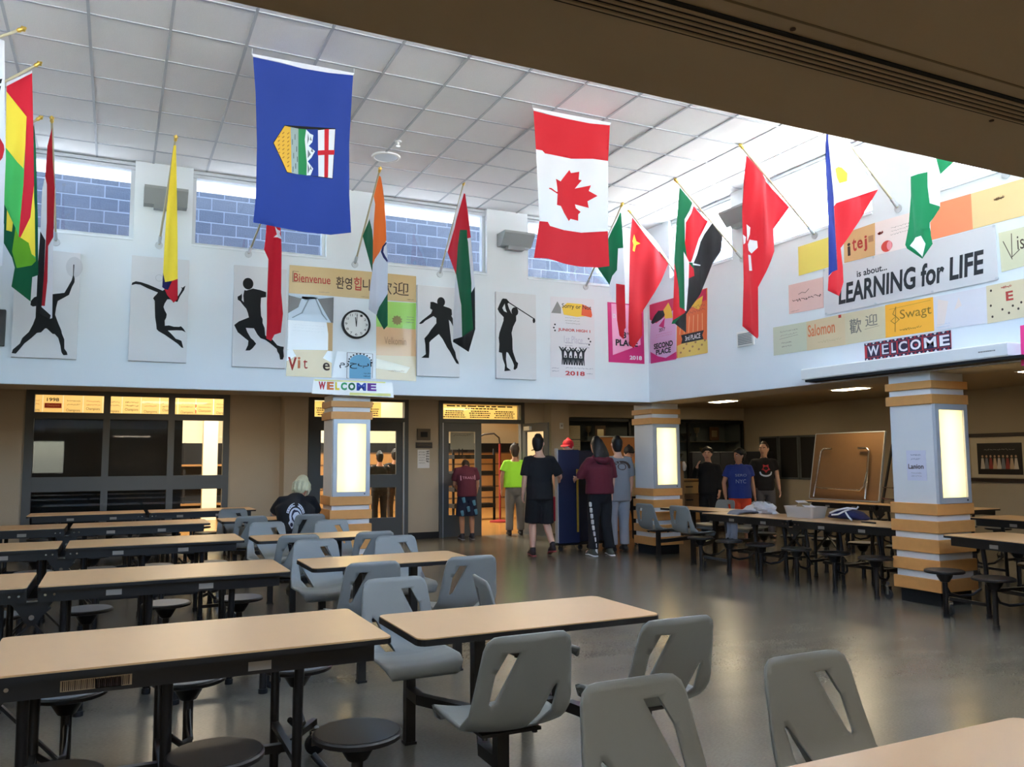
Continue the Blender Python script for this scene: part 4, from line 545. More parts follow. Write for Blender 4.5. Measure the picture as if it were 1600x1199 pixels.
m = MB(); stroke(m, pl, [(0,-.02),(-.012,.085)], .012, blackp, .038); m.build('hour_hand', g, world=True); m = MB(); stroke(m, pl, [(0,-.03),(.01,.125)], .008, blackp, .041); m.build('minute_hand', g, world=True)
upm = mat('fixture_grey',(146,152,154),.5)
for k, (pl, s_, t, lab) in enumerate(((BACK,.44,4.66,'grey wedge wall light behind the yellow flag'),(BACK,5.10,4.66,'grey wedge wall light beside the maple leaf flag'),(RIGHT,-8.30,4.70,'grey wedge wall light behind the red flower flag'))):
    g = thing('wall_light', lab, 'light fixture', tuple(pl(s_,t)), 0, 'wedge wall lights on the piers'); m = MB(); pr = [(.0,-.12),(.14,-.12),(.27,.04),(.27,.07),(.0,.07)]
    v = [pl(s_+e*.24,t+b,a) for e in (-1,1) for a,b in pr]; m.add(v, [(4,3,2,1,0),(5,6,7,8,9)]+[(i,(i+1)%5,5+(i+1)%5,5+i) for i in range(5)], upm); m.build('housing', g, world=True)
    m = MB(); v = [pl(s_+e*.13,t+b,a) for e in (-1,1) for a,b in ((.05,-.165),(.14,-.165),(.16,-.12),(.05,-.12))]; m.add(v, [(3,2,1,0),(4,5,6,7)]+[(i,(i+1)%4,4+(i+1)%4,4+i) for i in range(4)], upm); m.build('ballast', g, world=True)
g = thing('ceiling_speaker','round white ceiling speaker in the tiles','speaker',(2.78,9.22,ZC)); MB().lathe([(.17,.008),(.165,-.008),(.14,-.012),(.135,-.004)],(0,0,0),whitep,32).build('bezel', g, 40); MB().lathe([(.135,-.006),(.1,-.012),(.0,-.014)],(0,0,0),mat('speaker_grille',(206,216,226),.6),32).build('grille', g, 60)
g = thing('sprinkler','small metal sprinkler head in the tiled ceiling','sprinkler',(2.76,8.69,ZC)); MB().lathe([(.04,.002),(.035,-.01),(.012,-.012),(.012,-.05)],(0,0,0),whitep,16).build('escutcheon', g, 40); MB().lathe([(.024,-.05),(.024,-.055)],(0,0,0),chrome,12).build('deflector', g)
# slot diffuser in the brown soffit
g = thing('slot_diffuser','long black slot air diffuser in the brown soffit','air diffuser',(3.5,1.25,ZF)); MB().box(-2.9,4.2,-.050,.044,-.004,-.0015,blk).build('backing', g)
for i in range(5): MB().box(-2.9,4.2,-.0375+.0165*i,-.0315+.0165*i,-.008,-.004,tand).build('slat', g)
for x, y in ((-2.3,-.065),(-1.5,.062),(-.8,-.066),(.0,.064)): MB().cyl((x,y,-.004),(x,y,-.0015),.006,ink,8).build('screw', g)
# ================================================================== FURNITURE
def rrect(x0, y0, x1, y1, r, n=4):
    q = []
    for cx, cy, a0 in ((x1-r,y1-r,0),(x0+r,y1-r,90),(x0+r,y0+r,180),(x1-r,y0+r,270)):
        q += [(cx+r*cos(radians(a0+90*k/n)), cy+r*sin(radians(a0+90*k/n))) for k in range(n+1)]
    return q
HZ = PL((0,0,0),(1,0,0),(0,1,0),(0,0,1))
def slab(mb, q, z0, z1, m): flat(mb, HZ, q, m, z0, z1); mb.add([(a,b,z0) for a,b in q], [tuple(range(len(q)))], m)
# ---- bucket seat shell (local: faces +y, post at origin)
def shell_mesh():
    prof = [(.225,.405),(.235,.425),(.215,.443),(.12,.448),(.0,.440),(-.08,.436),(-.14,.446),(-.185,.485),(-.212,.54),(-.245,.66),(-.285,.83)]
    P = [Vector(p) for p in prof]; L = [0]
    for a, b in zip(P, P[1:]): L.append(L[-1]+(b-a).length)
    T = L[-1]
    def at(l):
        l = max(0,min(T,l))
        for i in range(len(P)-1):
            if l <= L[i+1]+1e-9:
                f = (l-L[i])/(L[i+1]-L[i]); a = P[i].lerp(P[i+1], f); t = (P[i+1]-P[i]).normalized(); return a, t
    o = [(-.17,0),(.17,0),(.205,.03),(.222,.10),(.228,.25),(.226,.38),(.218,.50),(.205,.62),(.188,T-.06),(.176,T-.025),(.15,T-.004),(.12,T),(-.12,T),(-.15,T-.004),(-.176,T-.025),(-.188,T-.06),(-.205,.62),(-.218,.50),(-.226,.38),(-.228,.25),(-.222,.10),(-.205,.03)]
    h = [(-.035,T-.065),(-.092,T-.065),(-.135,T-.15),(-.148,T-.27),(-.138,T-.278),(-.122,T-.262)][::-1]
    h2 = [(-a,2*(T-.245)-b) for a,b in h]
    V, F, _ = cdt(o, (), [h,h2], .028)
    out = []
    for p in V:
        a, t = at(p.y); n = Vector((-t.y, t.x)); u = p.x/.22; back = max(0,min(1,(p.y-.30)/.2))
        e = .028*abs(u)**2.2*(1-.2*back)
        pass
        out.append((p.x, a.x-(-n.x)*0+(n.x*-e), a.y+n.y*-e))
    return out, F
sv, sf = shell_mesh()
_m = MB(); _m.add(sv, sf, seatm); _o = _m.build('seat_shell', smooth=60); SHELL = _o.data; bpy.data.objects.remove(_o)
def add_shell(par, x, y, rz):
    o = link('bucket_seat', SHELL, par, loc=(x,y,0)); o.rotation_euler = (0,0,rz)
    s = o.modifiers.new('thick','SOLIDIFY'); s.thickness = .013; s.offset = 0
    return o
def cluster(x, y, rz, label, spin=(0,0,0,0), dy=(.6,.6), nm='cluster_table'):
    g = thing(nm, label, 'table with seats', (x,y,0), rz, 'tan tables with four attached grey seats')
    m = MB(); slab(m, rrect(-.62,-.31,.62,.31,.045), .735, .74, lam); m.build('tabletop', g)
    m = MB(); slab(m, rrect(-.624,-.314,.624,.314,.048), .708, .7348, blackp); m.build('edge_band', g)
    for s in (-1,1): m = MB(); m.rod((s*.22,0,.30),(s*.22,0,.705),.055,black); m.box(s*.22-.09,s*.22+.09,-.2,.2,.69,.707,black); m.build('table_post', g)
    m = MB(); m.rod((-.25,0,.30),(.25,0,.30),.05,black); m.build('cross_beam', g)
    k = 0
    for sy, yy in ((-1,-dy[0]),(1,dy[1])):
        for sx in (-1,1):
            px = sx*.35
            m = MB(); m.rod((px,yy,.012),(px,yy,.42),.052,black); m.box(px-.032,px+.032,yy-.032,yy+.032,0,.014,blackp); m.build('seat_post', g)
            m = MB(); m.box(px-.13,px+.13,yy-.11,yy+.11,.412,.424,black)
            for a in (-.11,.11):
                for b in (-.09,.09): m.cyl((px+a,yy+b,.40),(px+a,yy+b,.413),.012,black,8)
            m.build('seat_plate', g)
            m = MB(); m.rod((px,yy,.27),(px+sx*.0-.0,yy-sy*.18,.27),.05,black); m.rod((px,yy-sy*.17,.27),(sx*.22,sy*.03,.30),.05,black); m.build('seat_arm', g)
            add_shell(g, px, yy, (0 if sy < 0 else pi)+spin[k]); k += 1
    return g
cluster(1.79,1.30,0,'tan table with grey seats cut off at the bottom corner of the view')
cluster(1.805,3.70,0,'tan table with grey seats one row in front of the nearest stools',(0,0,0,radians(80)),(.54,.62))
cluster(1.90,6.22,0,'tan table with grey seats in the second row before the doors')
cluster(1.86,8.45,0,'tan table with grey seats just in front of the blond person\'s table')
cluster(1.85,11.25,0,'tan table with grey seats where the blond person sits')
cluster(7.93,9.95,radians(-82),'tan table with grey seats beside the column at the wall corner')
# ---- folding stool tables
def stool_table(x, y, rz, label, sticker=False):
    g = thing('folding_stool_table', label, 'table with stools', (x,y,0), rz, 'long tan folding tables with round stools')
    for h in (-1,1):
        a, b = sorted((h*.03, h*1.545))
        m = MB(); slab(m, rrect(a,-.38,b,.38,.03), .733, .74, lam); m.build('tabletop', g)
        m = MB(); slab(m, rrect(a-.003,-.384,b+.003,.384,.033), .712, .7328, blackp); m.build('edge_band', g)
        a2, b2 = (a+.0, b-.07) if h > 0 else (a+.07, b); m = MB()
        for s in (-1,1): m.box(a2,b2,s*.33-.02,s*.33+.02,.64,.711,black)
        m.box(a2,a2+.04,-.33,.33,.66,.711,black).box(b2-.04,b2,-.33,.33,.66,.711,black); m.build('apron', g)
        for i, o in enumerate((.17,.66,1.17)):
            for s in (-1,1):
                X = h*o; m = MB(); m.tube([(X-h*.0,s*.30,.66),(X,s*.27,.45),(X,s*.26,.03)] ,.021,black,8); m.cyl((X,s*.26,0),(X,s*.26,.035),.027,blackp,10); m.build('leg', g, 50)
            m = MB(); m.rod((h*o,-.27,.25),(h*o,.27,.25),.03,black); m.build('leg_brace', g)
        m = MB(); m.rod((h*.17,0,.225),(h*1.24,0,.225),.035,black); m.build('spine_rail', g)
        for i, o in enumerate((.28,.81,1.34)):
            for s in (-1,1):
                X, Yy = h*o, s*.59; m = MB(); m.lathe([(.0,.412),(.168,.412),(.175,.416),(.175,.43),(.168,.437),(.0,.437)],(X,Yy,0),black,28); so_ = m.build('stool_seat', g, 40)
                m = MB(); m.lathe([(.0,.4372),(.163,.4372),(.163,.439),(.0,.4392)],(X,Yy,0),(stoolk if s < 0 else stoolm),28); m.build('stool_top', so_)
                m = MB(); m.lathe([(.075,.411),(.07,.38),(.04,.33),(.024,.325),(.024,.02)],(X,Yy,0),black,12); m.cyl((X,Yy,0),(X,Yy,.03),.03,blackp,10); m.build('stool_post', g, 40)
                m = MB(); m.tube([(X,Yy,.30),(X,Yy-s*.05,.22),(X,Yy-s*.16,.185),(X-h*.05,Yy-s*.27,.20),(X-h*.1,Yy-s*.33,.26)],.014,black,8); m.build('stool_arm', g, 50)
        for s in (-1,1):                                         # caster on a short arm by the end legs
            X, Yy = h*1.40, s*.50; m = MB(); m.rod((h*1.17,s*.26,.12),(X+.012,Yy,.165),.03,black); m.build('caster_arm', g)
            m = MB(); m.box(X-.008,X+.035,Yy-.025,Yy-.02,.05,.13,chrome).box(X-.008,X+.035,Yy+.02,Yy+.025,.05,.13,chrome).box(X-.02,X+.035,Yy-.025,Yy+.025,.125,.135,chrome).cyl((X,Yy,.135),(X,Yy,.16),.012,chrome,8); c = m.build('caster', g)
            m = MB(); m.lathe([(.0,-.016),(.045,-.016),(.052,-.008),(.052,.008),(.045,.016),(.0,.016)],(X+.015,Yy,.052),rubber,20,'Y'); m.build('wheel', c, 40)
        for q in (.45,1.0): m = MB(); m.box(h*q-.045,h*q+.045,-.3525,-.351,.655,.69,mat('sticker_grey',(150,140,128),.5)); m.build('sticker', g)
    if sticker:
        m = MB(); m.box(.29,.53,-.3525,-.351,.655,.695,mat('sticker_tan',(170,146,112),.6)); pl = PL((.29,-.353,.655),(1,0,0),(0,0,1),(0,-1,0))
        for i in range(34): stroke(m, pl, [(.008+.0067*i,.005),(.008+.0067*i,.036)], .0026 if i%3 else .004, ink, .0008)
        m.build('paper_sticker', g)
    for s in (-1,1):
        m = MB(); v = [(-.13,s*.31,.66),(.13,s*.31,.66),(.02,s*.31,.50),(-.02,s*.31,.50)]; m.add([(a,b+e,c) for e in (-.006,.006) for a,b,c in v], [(0,1,2,3),(7,6,5,4),(0,4,5,1),(1,5,6,2),(2,6,7,3),(3,7,4,0)], black)
        m.rod((-.02,s*.30,.54),(.26,s*.30,.22),.03,black,.012); m.rod((.02,s*.29,.54),(-.26,s*.29,.22),.03,black,.012); m.rod((-.27,s*.30,.26),(.1,s*.30,.60),.025,black,.012)
        m.build('hinge_frame', g)
    m = MB()
    for s in (-1,1):
        for a, b in ((0,.55),(-.07,.685),(-.12,.685),(.07,.685),(.12,.685)): m.cyl((a,s*.355 if a else s*.32,b),(a,s*.36 if a else s*.335,b),.008 if a else .016,chrome,10)
        m.box(-.03,.03,s*.352-.004,s*.352+.004,.645,.655,chrome)
    m.build('hinge_pins', g)
    return g
stool_table(-.445,3.88,0,'long folding stool table closest in the row with a lined paper sticker on its apron',True)
stool_table(-.43,6.24,0,'long folding stool table second in the row of five')
stool_table(-.40,8.72,0,'long folding stool table in the middle of the row of five')
stool_table(-.47,11.18,0,'long folding stool table fourth in the row of five')
stool_table(.45,13.75,0,'long folding stool table in front of the dark gym window')
stool_table(7.80,7.72,radians(-86),'long folding stool table with the clear bin and navy bag on it')
stool_table(7.46,3.93,radians(-97),'long folding stool table ending beside the near striped column')
stool_table(11.2,9.35,radians(-90),'long folding stool table under the leaning brown table')
stool_table(9.98,5.35,radians(-90),'long folding stool table below the framed group picture')
# things on the stool table by the column
g = thing('plastic_bin','clear plastic bin full of papers on the stool table','bin',(7.86,7.86,.7415),radians(4)); cl = mat('clear_plastic',(226,220,212),.3,spec=.5,trans=.45)
m = MB(); A = rrect(-.125,-.2,.125,.2,.03); B_ = rrect(-.15,-.235,.15,.235,.035); n = len(A)
m.add([(a,b,0) for a,b in A]+[(a,b,.14) for a,b in B_]+[(a*.97,b*.97,.14) for a,b in B_]+[(a*.96,b*.96,.008) for a,b in A], [tuple(range(n-1,-1,-1)),tuple(range(3*n,4*n))]+[(k*n+i,k*n+(i+1)%n,(k+1)*n+(i+1)%n,(k+1)*n+i) for k in range(3) for i in range(n)], cl); m.build('tub', g)
for i in range(6): M_ = Matrix.Translation((rnd.uniform(-.03,.03),rnd.uniform(-.08,.08),.05+.022*i))@Matrix.Rotation(rnd.uniform(-.6,.6),4,'Z')@Matrix.Rotation(rnd.uniform(-.15,.15)+(.45 if i > 3 else 0)*(1 if i%2 else -1),4,'X'); k = MB(); k.box(-.08,.08,-.11,.11,0,.003,paperw if i%2 else mat('manila',(206,182,140),.8),M_); k.build('paper', g)
g = thing('drawstring_bag','navy drawstring bag with white cords on the stool table','bag',(7.92,7.26,.745)); m = MB()
m.loft([(0,-.27,.03),(0,-.16,.06),(.0,0,.075),(0,.14,.062),(0,.24,.03)],[(.08,.02),(.13,.055),(.14,.07),(.12,.055),(.06,.02)],mat('bag_navy',(26,34,84),.7,bump=(25,.6)),16,lat=(1,0,0)); m.build('bag_body', g, 60)
m = MB(); wc_ = mat('cord_white',(226,226,230),.7); m.tube([(-.13,.14,.08),(-.14,.02,.12),(-.1,-.1,.15),(-.05,-.19,.14),(-.03,-.2,.17)],.011,wc_,8); m.tube([(-.14,.10,.06),(-.15,.0,.07),(-.12,-.08,.115),(-.06,-.13,.14)],.011,wc_,8); m.tube([(-.13,-.1,.10),(-.15,-.16,.05),(-.14,-.2,.01)],.01,wc_,8); m.build('cord', g, 60)
g = thing('marker_pen','black marker lying on the stool table near the striped column','pen',(7.80,6.85,.74)); m = MB(); m.tube([(-.02,-.12,.009),(.0,.02,.009)],.009,blackp,10); m.build('barrel', g, 60); m = MB(); m.tube([(.0,.02,.009),(.012,.10,.009)],.0095,mat('pen_cap',(60,60,66),.4),10); m.build('cap', g, 60)
bagm = mat('white_bag',(206,206,210),.5,bump=(18,.9))
g = thing('plastic_bag','crumpled white plastic bag on the far end of the stool table','bag',(7.98,8.78,.742)); m = MB(); R = random.Random(5)
v = []; n = 22
for i in range(9):
    ph = pi/2*i/8
    for k in range(n): a = 2*pi*k/n; q = 1+.22*sin(3*a+i)+.1*R.uniform(-1,1); v.append((.15*cos(ph)*cos(a)*q,.27*cos(ph)*sin(a)*q,.13*sin(ph)*(1+.25*R.uniform(-1,1))+.002))
m.add(v, [tuple(range(n-1,-1,-1))]+[(i*n+k,i*n+(k+1)%n,(i+1)*n+(k+1)%n,(i+1)*n+k) for i in range(8) for k in range(n)], bagm); m.build('bag_film', g, 35)
g = thing('grey_jacket','grey jacket draped over the edge of the stool table','jacket',(7.60,8.80,.752)); m = MB(); gj = mat('jacket_grey',(126,128,138),.9,bump=(30,.5))
V = []; Q = [(.22,.012),(.1,.03),(.0,.028),(-.11,.022),(-.15,-.01),(-.165,-.1),(-.16,-.22),(-.17,-.33)]
for (a, z) in Q:
    for k in range(9): V.append((a+.012*sin(k*1.7+z*9), -.14+.035*k*(1-.25*(a < -.1)), z+.012*sin(k*2.1)))
m.add(V, [(i*9+k,i*9+k+1,(i+1)*9+k+1,(i+1)*9+k) for i in range(len(Q)-1) for k in range(8)], gj); o = m.build('jacket_cloth', g, 60); s_ = o.modifiers.new('t','SOLIDIFY'); s_.thickness = .02
# leaning folded table
g = thing('leaning_table','brown folding table stood on edge with folded chrome legs','table',(11.55,10.4,.74)); M_ = Matrix.Translation((11.25,10.4,.768))@Matrix.Rotation(radians(11),4,'Y'); brm = mat('brown_board',(126,92,58),.55,noise=(8,.06))
m = MB(); m.bbox(-.0,.03,-.74,.74,.0,1.16,brm,.006,M_); m.build('tabletop', g, world=True)
m = MB(); m.box(-.004,.036,-.755,-.74,0,1.17,alum,M_).box(-.004,.036,.74,.755,0,1.17,alum,M_).box(-.004,.036,-.74,.74,1.16,1.175,alum,M_).box(-.004,.036,-.74,.74,-.012,.0,alum,M_); m.build('metal_edge', g, world=True)
m = MB()
for s in (1,): m.tube([M_@Vector(p) for p in ((-.05,.30,.88),(-.05,.48,.88),(-.05,.53,.83),(-.05,.60,.02))],.019,chrome,8).tube([M_@Vector(p) for p in ((-.05,-.28,.88),(-.05,-.46,.88),(-.05,-.51,.83),(-.05,-.52,.02))],.019,chrome,8)
m.tube([M_@Vector(p) for p in ((-.05,.58,.2),(-.05,.5,.18),(-.05,-.4,.16),(-.05,-.47,.22),(-.05,-.51,.5))],.016,chrome,8); m.build('folded_leg', g, 60, True)
g = thing('black_cart','black metal cart with chrome rails behind the leaning table','cart',(11.3,9.2,.74)); m = MB(); m.rod((11.25,9.58,.745),(11.55,9.58,1.7),.03,black).rod((11.25,9.05,.745),(11.55,9.2,1.7),.03,black); m.build('frame', g, world=True); m = MB(); m.rod((11.27,9.6,.82),(11.25,9.05,.80),.02,chrome).rod((11.3,9.6,1.0),(11.3,9.07,.98),.015,chrome); m.build('rail', g, world=True); m = MB(); m.box(11.56,11.6,9.05,9.6,.745,1.75,blk); m.build('panel', g, world=True)
# ================================================================== LOWER WALLS
def lwrect(mb, pl, s0, t0, s1, t1, d0, d1, m):
    q = [pl(x,y,z) for x in (s0,s1) for y in (t0,t1) for z in (d0,d1)]; mb.add(q, [(0,1,3,2),(4,6,7,5),(0,4,5,1),(2,3,7,6),(0,2,6,4),(1,5,7,3)], m); return mb
g = sempty('window_18','grey framed gym window in nine panes')
f = MB()
for a in ((-1.30,0,-1.18,2.63),(1.66,0,1.76,2.63),(-.20,0,-.10,2.63),(.78,0,.88,2.63),(-1.3,2.56,1.76,2.63),(-1.3,2.18,1.76,2.28),(-1.3,1.02,1.76,1.25),(-1.3,0,1.76,.10)): lwrect(f, LOWB, *a, -.08+(.01 if a[2]-a[0] > 1 else 0), .03-(.006 if a[2]-a[0] > 1 else 0), steel)
f.build('window_frame', g)
for c in ((-1.18,-.20),(-.10,.78),(.88,1.66)):
    for z in ((.10,1.02),(1.25,2.18),(2.28,2.56)): m = MB(); m.add([LOWB(a,b,-.04) for a,b in rect(c[0],z[0],c[1],z[1])], [(0,1,2,3)], glassd); m.build('pane', g)
g = tag(MB().box(-2.5,1.04,15.45,15.5,0,2.24,mat('gym_curtain',(20,22,26),.9)).build('gym_divider'),'dark gym divider curtain behind the grey framed window','curtain')
struct('trim_5', MB().box(-3,4,15.79,15.83,2.72,2.78,steel), 'rail that carries the champions banners in the gym')
bann = mat('champ_banner',(226,196,130),.8,trans=.5)
for k in range(11):
    x = -1.42+.3*k; g = thing('gym_banner', 'cream champions banner hanging in the gym, '+('beside the one with 1998','marked 1998 over a red bar','third from the tan wall','fourth from the tan wall','fifth from the tan wall','sixth from the tan wall','seventh from the tan wall','eighth from the tan wall','ninth from the tan wall','tenth from the tan wall','last in the row')[k],'banner',(x,15.8,2.3),0,'champions banners in the gym'); pl = PL((x,15.8,2.225),(1,0,0),(0,0,1),(0,-1,0))
    m = MB(); flat(m, pl, rect(0,0,.285,.5), bann, 0, .004); m.build('cloth', g, world=True); m = MB()
    if k == 1: text(m, pl, '1998', .05,.28,.23,.34, blk, .006, .02); flat(m, pl, rect(.02,.17,.27,.25), mat('banner_red',(170,50,30),.7), 0, .006); text(m, pl, 'Champions', .05,.19,.24,.23, bann, .008)
    else: text(m, pl, 'Champions', .04,.1+.03*(k%2),.25,.16+.03*(k%2), ink, .006); scrawl(m, pl, .04,.2,.25,.32, ink if k%3 else inkr, 2, .006, k)
    m.build('lettering', g, world=True)
# door sets
def leaf(g, M, w, paper=None):
    f = MB(); st, z = .13, 2.2
    for a in ((0,st,0,z),(w-st,w,0,z),(st,w-st,2.03,z),(st,w-st,.98,1.22),(st,w-st,0,.42)): f.box(a[0],a[1],-.022,.022,a[2],a[3],steel,M)
    d = f.build('door_leaf', g)
    for a in ((.42,.98),(1.22,2.03)): m = MB(); m.add([M@Vector((x,0,zz)) for x,zz in ((st,a[0]),(w-st,a[0]),(w-st,a[1]),(st,a[1]))], [(0,1,2,3)], glassd); m.build('pane', d)
    return d
def T(x, y, a=0): return Matrix.Translation((x,y,0))@Matrix.Rotation(radians(a),4,'Z')
def signboard(pl, s0, t0, s1, t1, lab, seed):
    g = thing('name_board', lab, 'sign', tuple(pl(s0,t0)), 0, 'yellow name boards over the gym doors'); m = MB(); flat(m, pl, rect(s0,t0,s1,t1), mat('board_yellow',(224,190,112),.7,trans=.6), 0, .008); m.build('board', g, world=True)
    m = MB(); w = s1-s0; h = t1-t0
    bars(m, pl, s0+.01*w,t0+.82*h,s1-.01*w,t0+.99*h, ink, 1, .011, seed); bars(m, pl, s0+.28*w,t0+.66*h,s1-.25*w,t0+.82*h, ink, 1, .011, seed+1)
    for c in range(3): bars(m, pl, s0+(.02+.33*c)*w,t0+.06*h,s0+(.31+.33*c)*w,t0+.62*h, ink, 4, .011, seed+3+c)
    m.build('lettering', g, world=True)
g = sempty('door_1','double grey gym doors behind the striped column'); f = MB()
for a in ((3.12,0,3.22,2.63),(4.92,0,5.0,2.63),(3.12,2.2,5.0,2.28),(3.12,2.58,5.0,2.63)): lwrect(f, LOWB, *a, -.1+(.01 if a[2]-a[0] > 1 else 0), .03-(.006 if a[2]-a[0] > 1 else 0), steel)
f.build('door_frame', g); m = MB(); lwrect(m, LOWB, 4.905,0,4.92,2.2,-.0,.035,alum); m.build('weather_strip', g)
leaf(g, T(3.22,15.03), .84); leaf(g, T(4.06,15.03), .84); m = MB(); m.add([LOWB(a,b,-.05) for a,b in rect(3.22,2.28,4.92,2.58)], [(0,1,2,3)], glassd); m.build('pane', g)
signboard(PL((0,15.12,0),(1,0,0),(0,0,1),(0,-1,0)),3.24,2.29,4.5,2.57,'yellow board of names behind the striped column',20)
g = sempty('door_2','grey gym doorway with one leaf standing open'); f = MB()
for a in ((5.62,0,5.70,2.63),(7.38,0,7.46,2.63),(5.62,2.2,7.46,2.28),(5.62,2.58,7.46,2.63)): lwrect(f, LOWB, *a, -.1+(.01 if a[2]-a[0] > 1 else 0), .03-(.006 if a[2]-a[0] > 1 else 0), steel)
f.build('door_frame', g); m = MB(); lwrect(m, LOWB, 5.69,0,5.705,2.2,0,.035,alum); m.build('weather_strip', g)
d1 = leaf(g, T(5.70,15.03), .82); m = MB(); m.rod((6.44,14.96,.95),(6.44,14.96,1.14),.02,alum).rod((6.44,14.96,1.12),(6.40,15.0,1.12),.015,alum); m.build('door_handle', d1)
d2 = leaf(g, T(7.42,14.98,-80), .84); m = MB(); m.rod((7.47,14.55,1.0),(7.55,14.25,1.0),.03,mat('brass',(170,140,80),.4,.6)); m.build('push_bar', d2); m = MB(); m.box(7.40,7.46,14.65,14.9,2.06,2.14,alum); m.build('closer', d2)
m = MB(); m.add([LOWB(a,b,-.05) for a,b in rect(5.70,2.28,7.38,2.58)], [(0,1,2,3)], glassd); m.build('pane', g)
signboard(PL((0,15.12,0),(1,0,0),(0,0,1),(0,-1,0)),5.72,2.29,7.36,2.57,'wide yellow board of names over the open gym doorway',40)
g = thing('door_poster','grey paper poster with black marks taped inside the door glass','poster',(5.86,15.06,1.6)); pl = PL((0,15.0,0),(1,0,0),(0,0,1),(0,-1,0)); m = MB(); flat(m, pl, rect(5.86,1.68,6.36,2.02), mat('poster_grey2',(150,146,132),.8), .0, .003); m.build('sheet', g, world=True)
m = MB(); flat(m, pl, rect(6.03,1.50,6.05,1.70), blk, 0, .006); flat(m, pl, rect(6.10,1.52,6.12,1.70), blk, 0, .006); scrawl(m, pl, 5.9,1.92,6.3,2.0, ink, 1, .006, 2); m.build('marks', g, world=True)
# wall items between the doors
g = thing('alarm_panel','small dark framed panel on the wall between the gym doors','panel',(5.31,15,1.97)); m = MB(); lwrect(m, LOWB, 5.18,1.86,5.44,2.08,.0,.03,mat('bronze',(84,70,52),.5)); m.build('frame', g, world=True); m = MB(); lwrect(m, LOWB, 5.24,1.92,5.38,2.02,.03,.036,blk); m.build('window', g, world=True)
g = thing('door_sign','dark name plate under the framed panel','sign',(5.31,15,1.77)); m = MB(); lwrect(m, LOWB, 5.15,1.71,5.48,1.82,.0,.02,mat('plate_brown',(50,40,34),.5)); m.build('plate', g, world=True); m = MB(); scrawl(m, LOWB, 5.18,1.74,5.45,1.79, mat('plate_gold',(140,116,70),.6), 1, .022, 3); m.build('lettering', g, world=True)
g = thing('wall_notice','white printed notice sheet under the dark name plate','notice',(5.3,15,1.5)); m = MB(); lwrect(m, LOWB, 5.19,1.33,5.43,1.68,.0,.004,paperw); m.build('sheet', g, world=True); m = MB(); scrawl(m, LOWB, 5.21,1.4,5.34,1.66, inkg, 5, .007, 4); scrawl(m, LOWB, 5.36,1.42,5.42,1.66, blk, 5, .007, 5, .9); m.build('lettering', g, world=True)
g = thing('wall_switch','small white switch plate beside the trophy case','switch',(8.18,14.7,2.2)); m = MB(); m.box(8.12,8.2,14.685,14.7,2.1,2.22,whitep); m.build('plate', g, world=True); m = MB(); m.box(8.15,8.17,14.678,14.685,2.14,2.18,inkg); m.build('toggle', g, world=True)
# trophy case
g = thing('trophy_case','dark glass fronted trophy case built into the back wall','trophy case',(10.8,15,.55)); dk = mat('case_dark',(92,98,96),.6); m = MB()
m.box(8.46,13.1,15.58,15.62,.55,2.34,dk).box(8.42,8.46,15.0,15.6,.55,2.34,dk).box(13.1,13.14,15,15.6,.55,2.34,dk).box(8.42,13.14,15,15.6,.51,.55,dk).box(8.42,13.14,15,15.6,2.34,2.36,dk); m.build('case_body', g, world=True)
for z in (.95,1.4,1.86): MB().box(8.5,13.08,15.08,15.58,z-.012,z+.012,mat('shelf_dark',(84,80,70),.5)).build('shelf', g, world=True)
m = MB()
for x in (8.42,9.98,11.55,13.10): m.box(x,x+.05,14.98,15.04,.55,2.34,blackp)
m.box(8.42,13.14,14.98,15.04,2.28,2.34,blackp).box(8.42,13.14,14.98,15.04,.55,.61,blackp); m.build('frame', g, world=True)
for a, b in ((8.47,9.98),(10.03,11.55),(11.6,13.10)): m = MB(); m.add([(a,15.01,.61),(b,15.01,.61),(b,15.01,2.28),(a,15.01,2.28)], [(0,1,2,3)], glassd); m.build('pane', g)
def trophy(x, z, kind, lab):
    g = thing('trophy', lab, 'trophy', (x,15.3,z), 0, 'awards in the trophy case'); si = mat('silver',(200,196,184),.25,.9); bz = mat('gold_cup',(176,164,130),.3,.8)
    if kind == 0: MB().lathe([(.0,.03),(.03,.035),(.06,.06),(.13,.17),(.135,.175),(.12,.17),(.0,.06)],(0,0,0),si,20).build('bowl', g, 60); MB().lathe([(.0,.0),(.07,.0),(.06,.02),(.02,.03),(.0,.035)],(0,0,0),dk,16).build('base', g, 40)
    elif kind == 1: MB().lathe([(.0,.09),(.012,.09),(.012,.17),(.05,.2),(.065,.29),(.07,.31),(.0,.3)],(0,0,0),bz,16).build('cup', g, 60); MB().box(-.05,.05,-.05,.05,.0,.09,dk).build('base', g)
    elif kind == 2: MB().bbox(-.13,.13,-.012,.012,.02,.33,mat('plaque_wood',(96,66,40),.5),.006).build('board', g); MB().box(-.08,.08,-.016,-.012,.1,.25,bz).build('plate', g); MB().box(-.1,.1,-.03,.05,.0,.02,dk).build('stand', g)
    else: MB().lathe([(.0,-.012),(.12,-.012),(.15,.0),(.12,.012),(.0,.012)],(0,0,.165),si,24,'Y').build('plate', g, 50); MB().box(-.05,.05,-.02,.05,.0,.03,dk).build('stand', g)
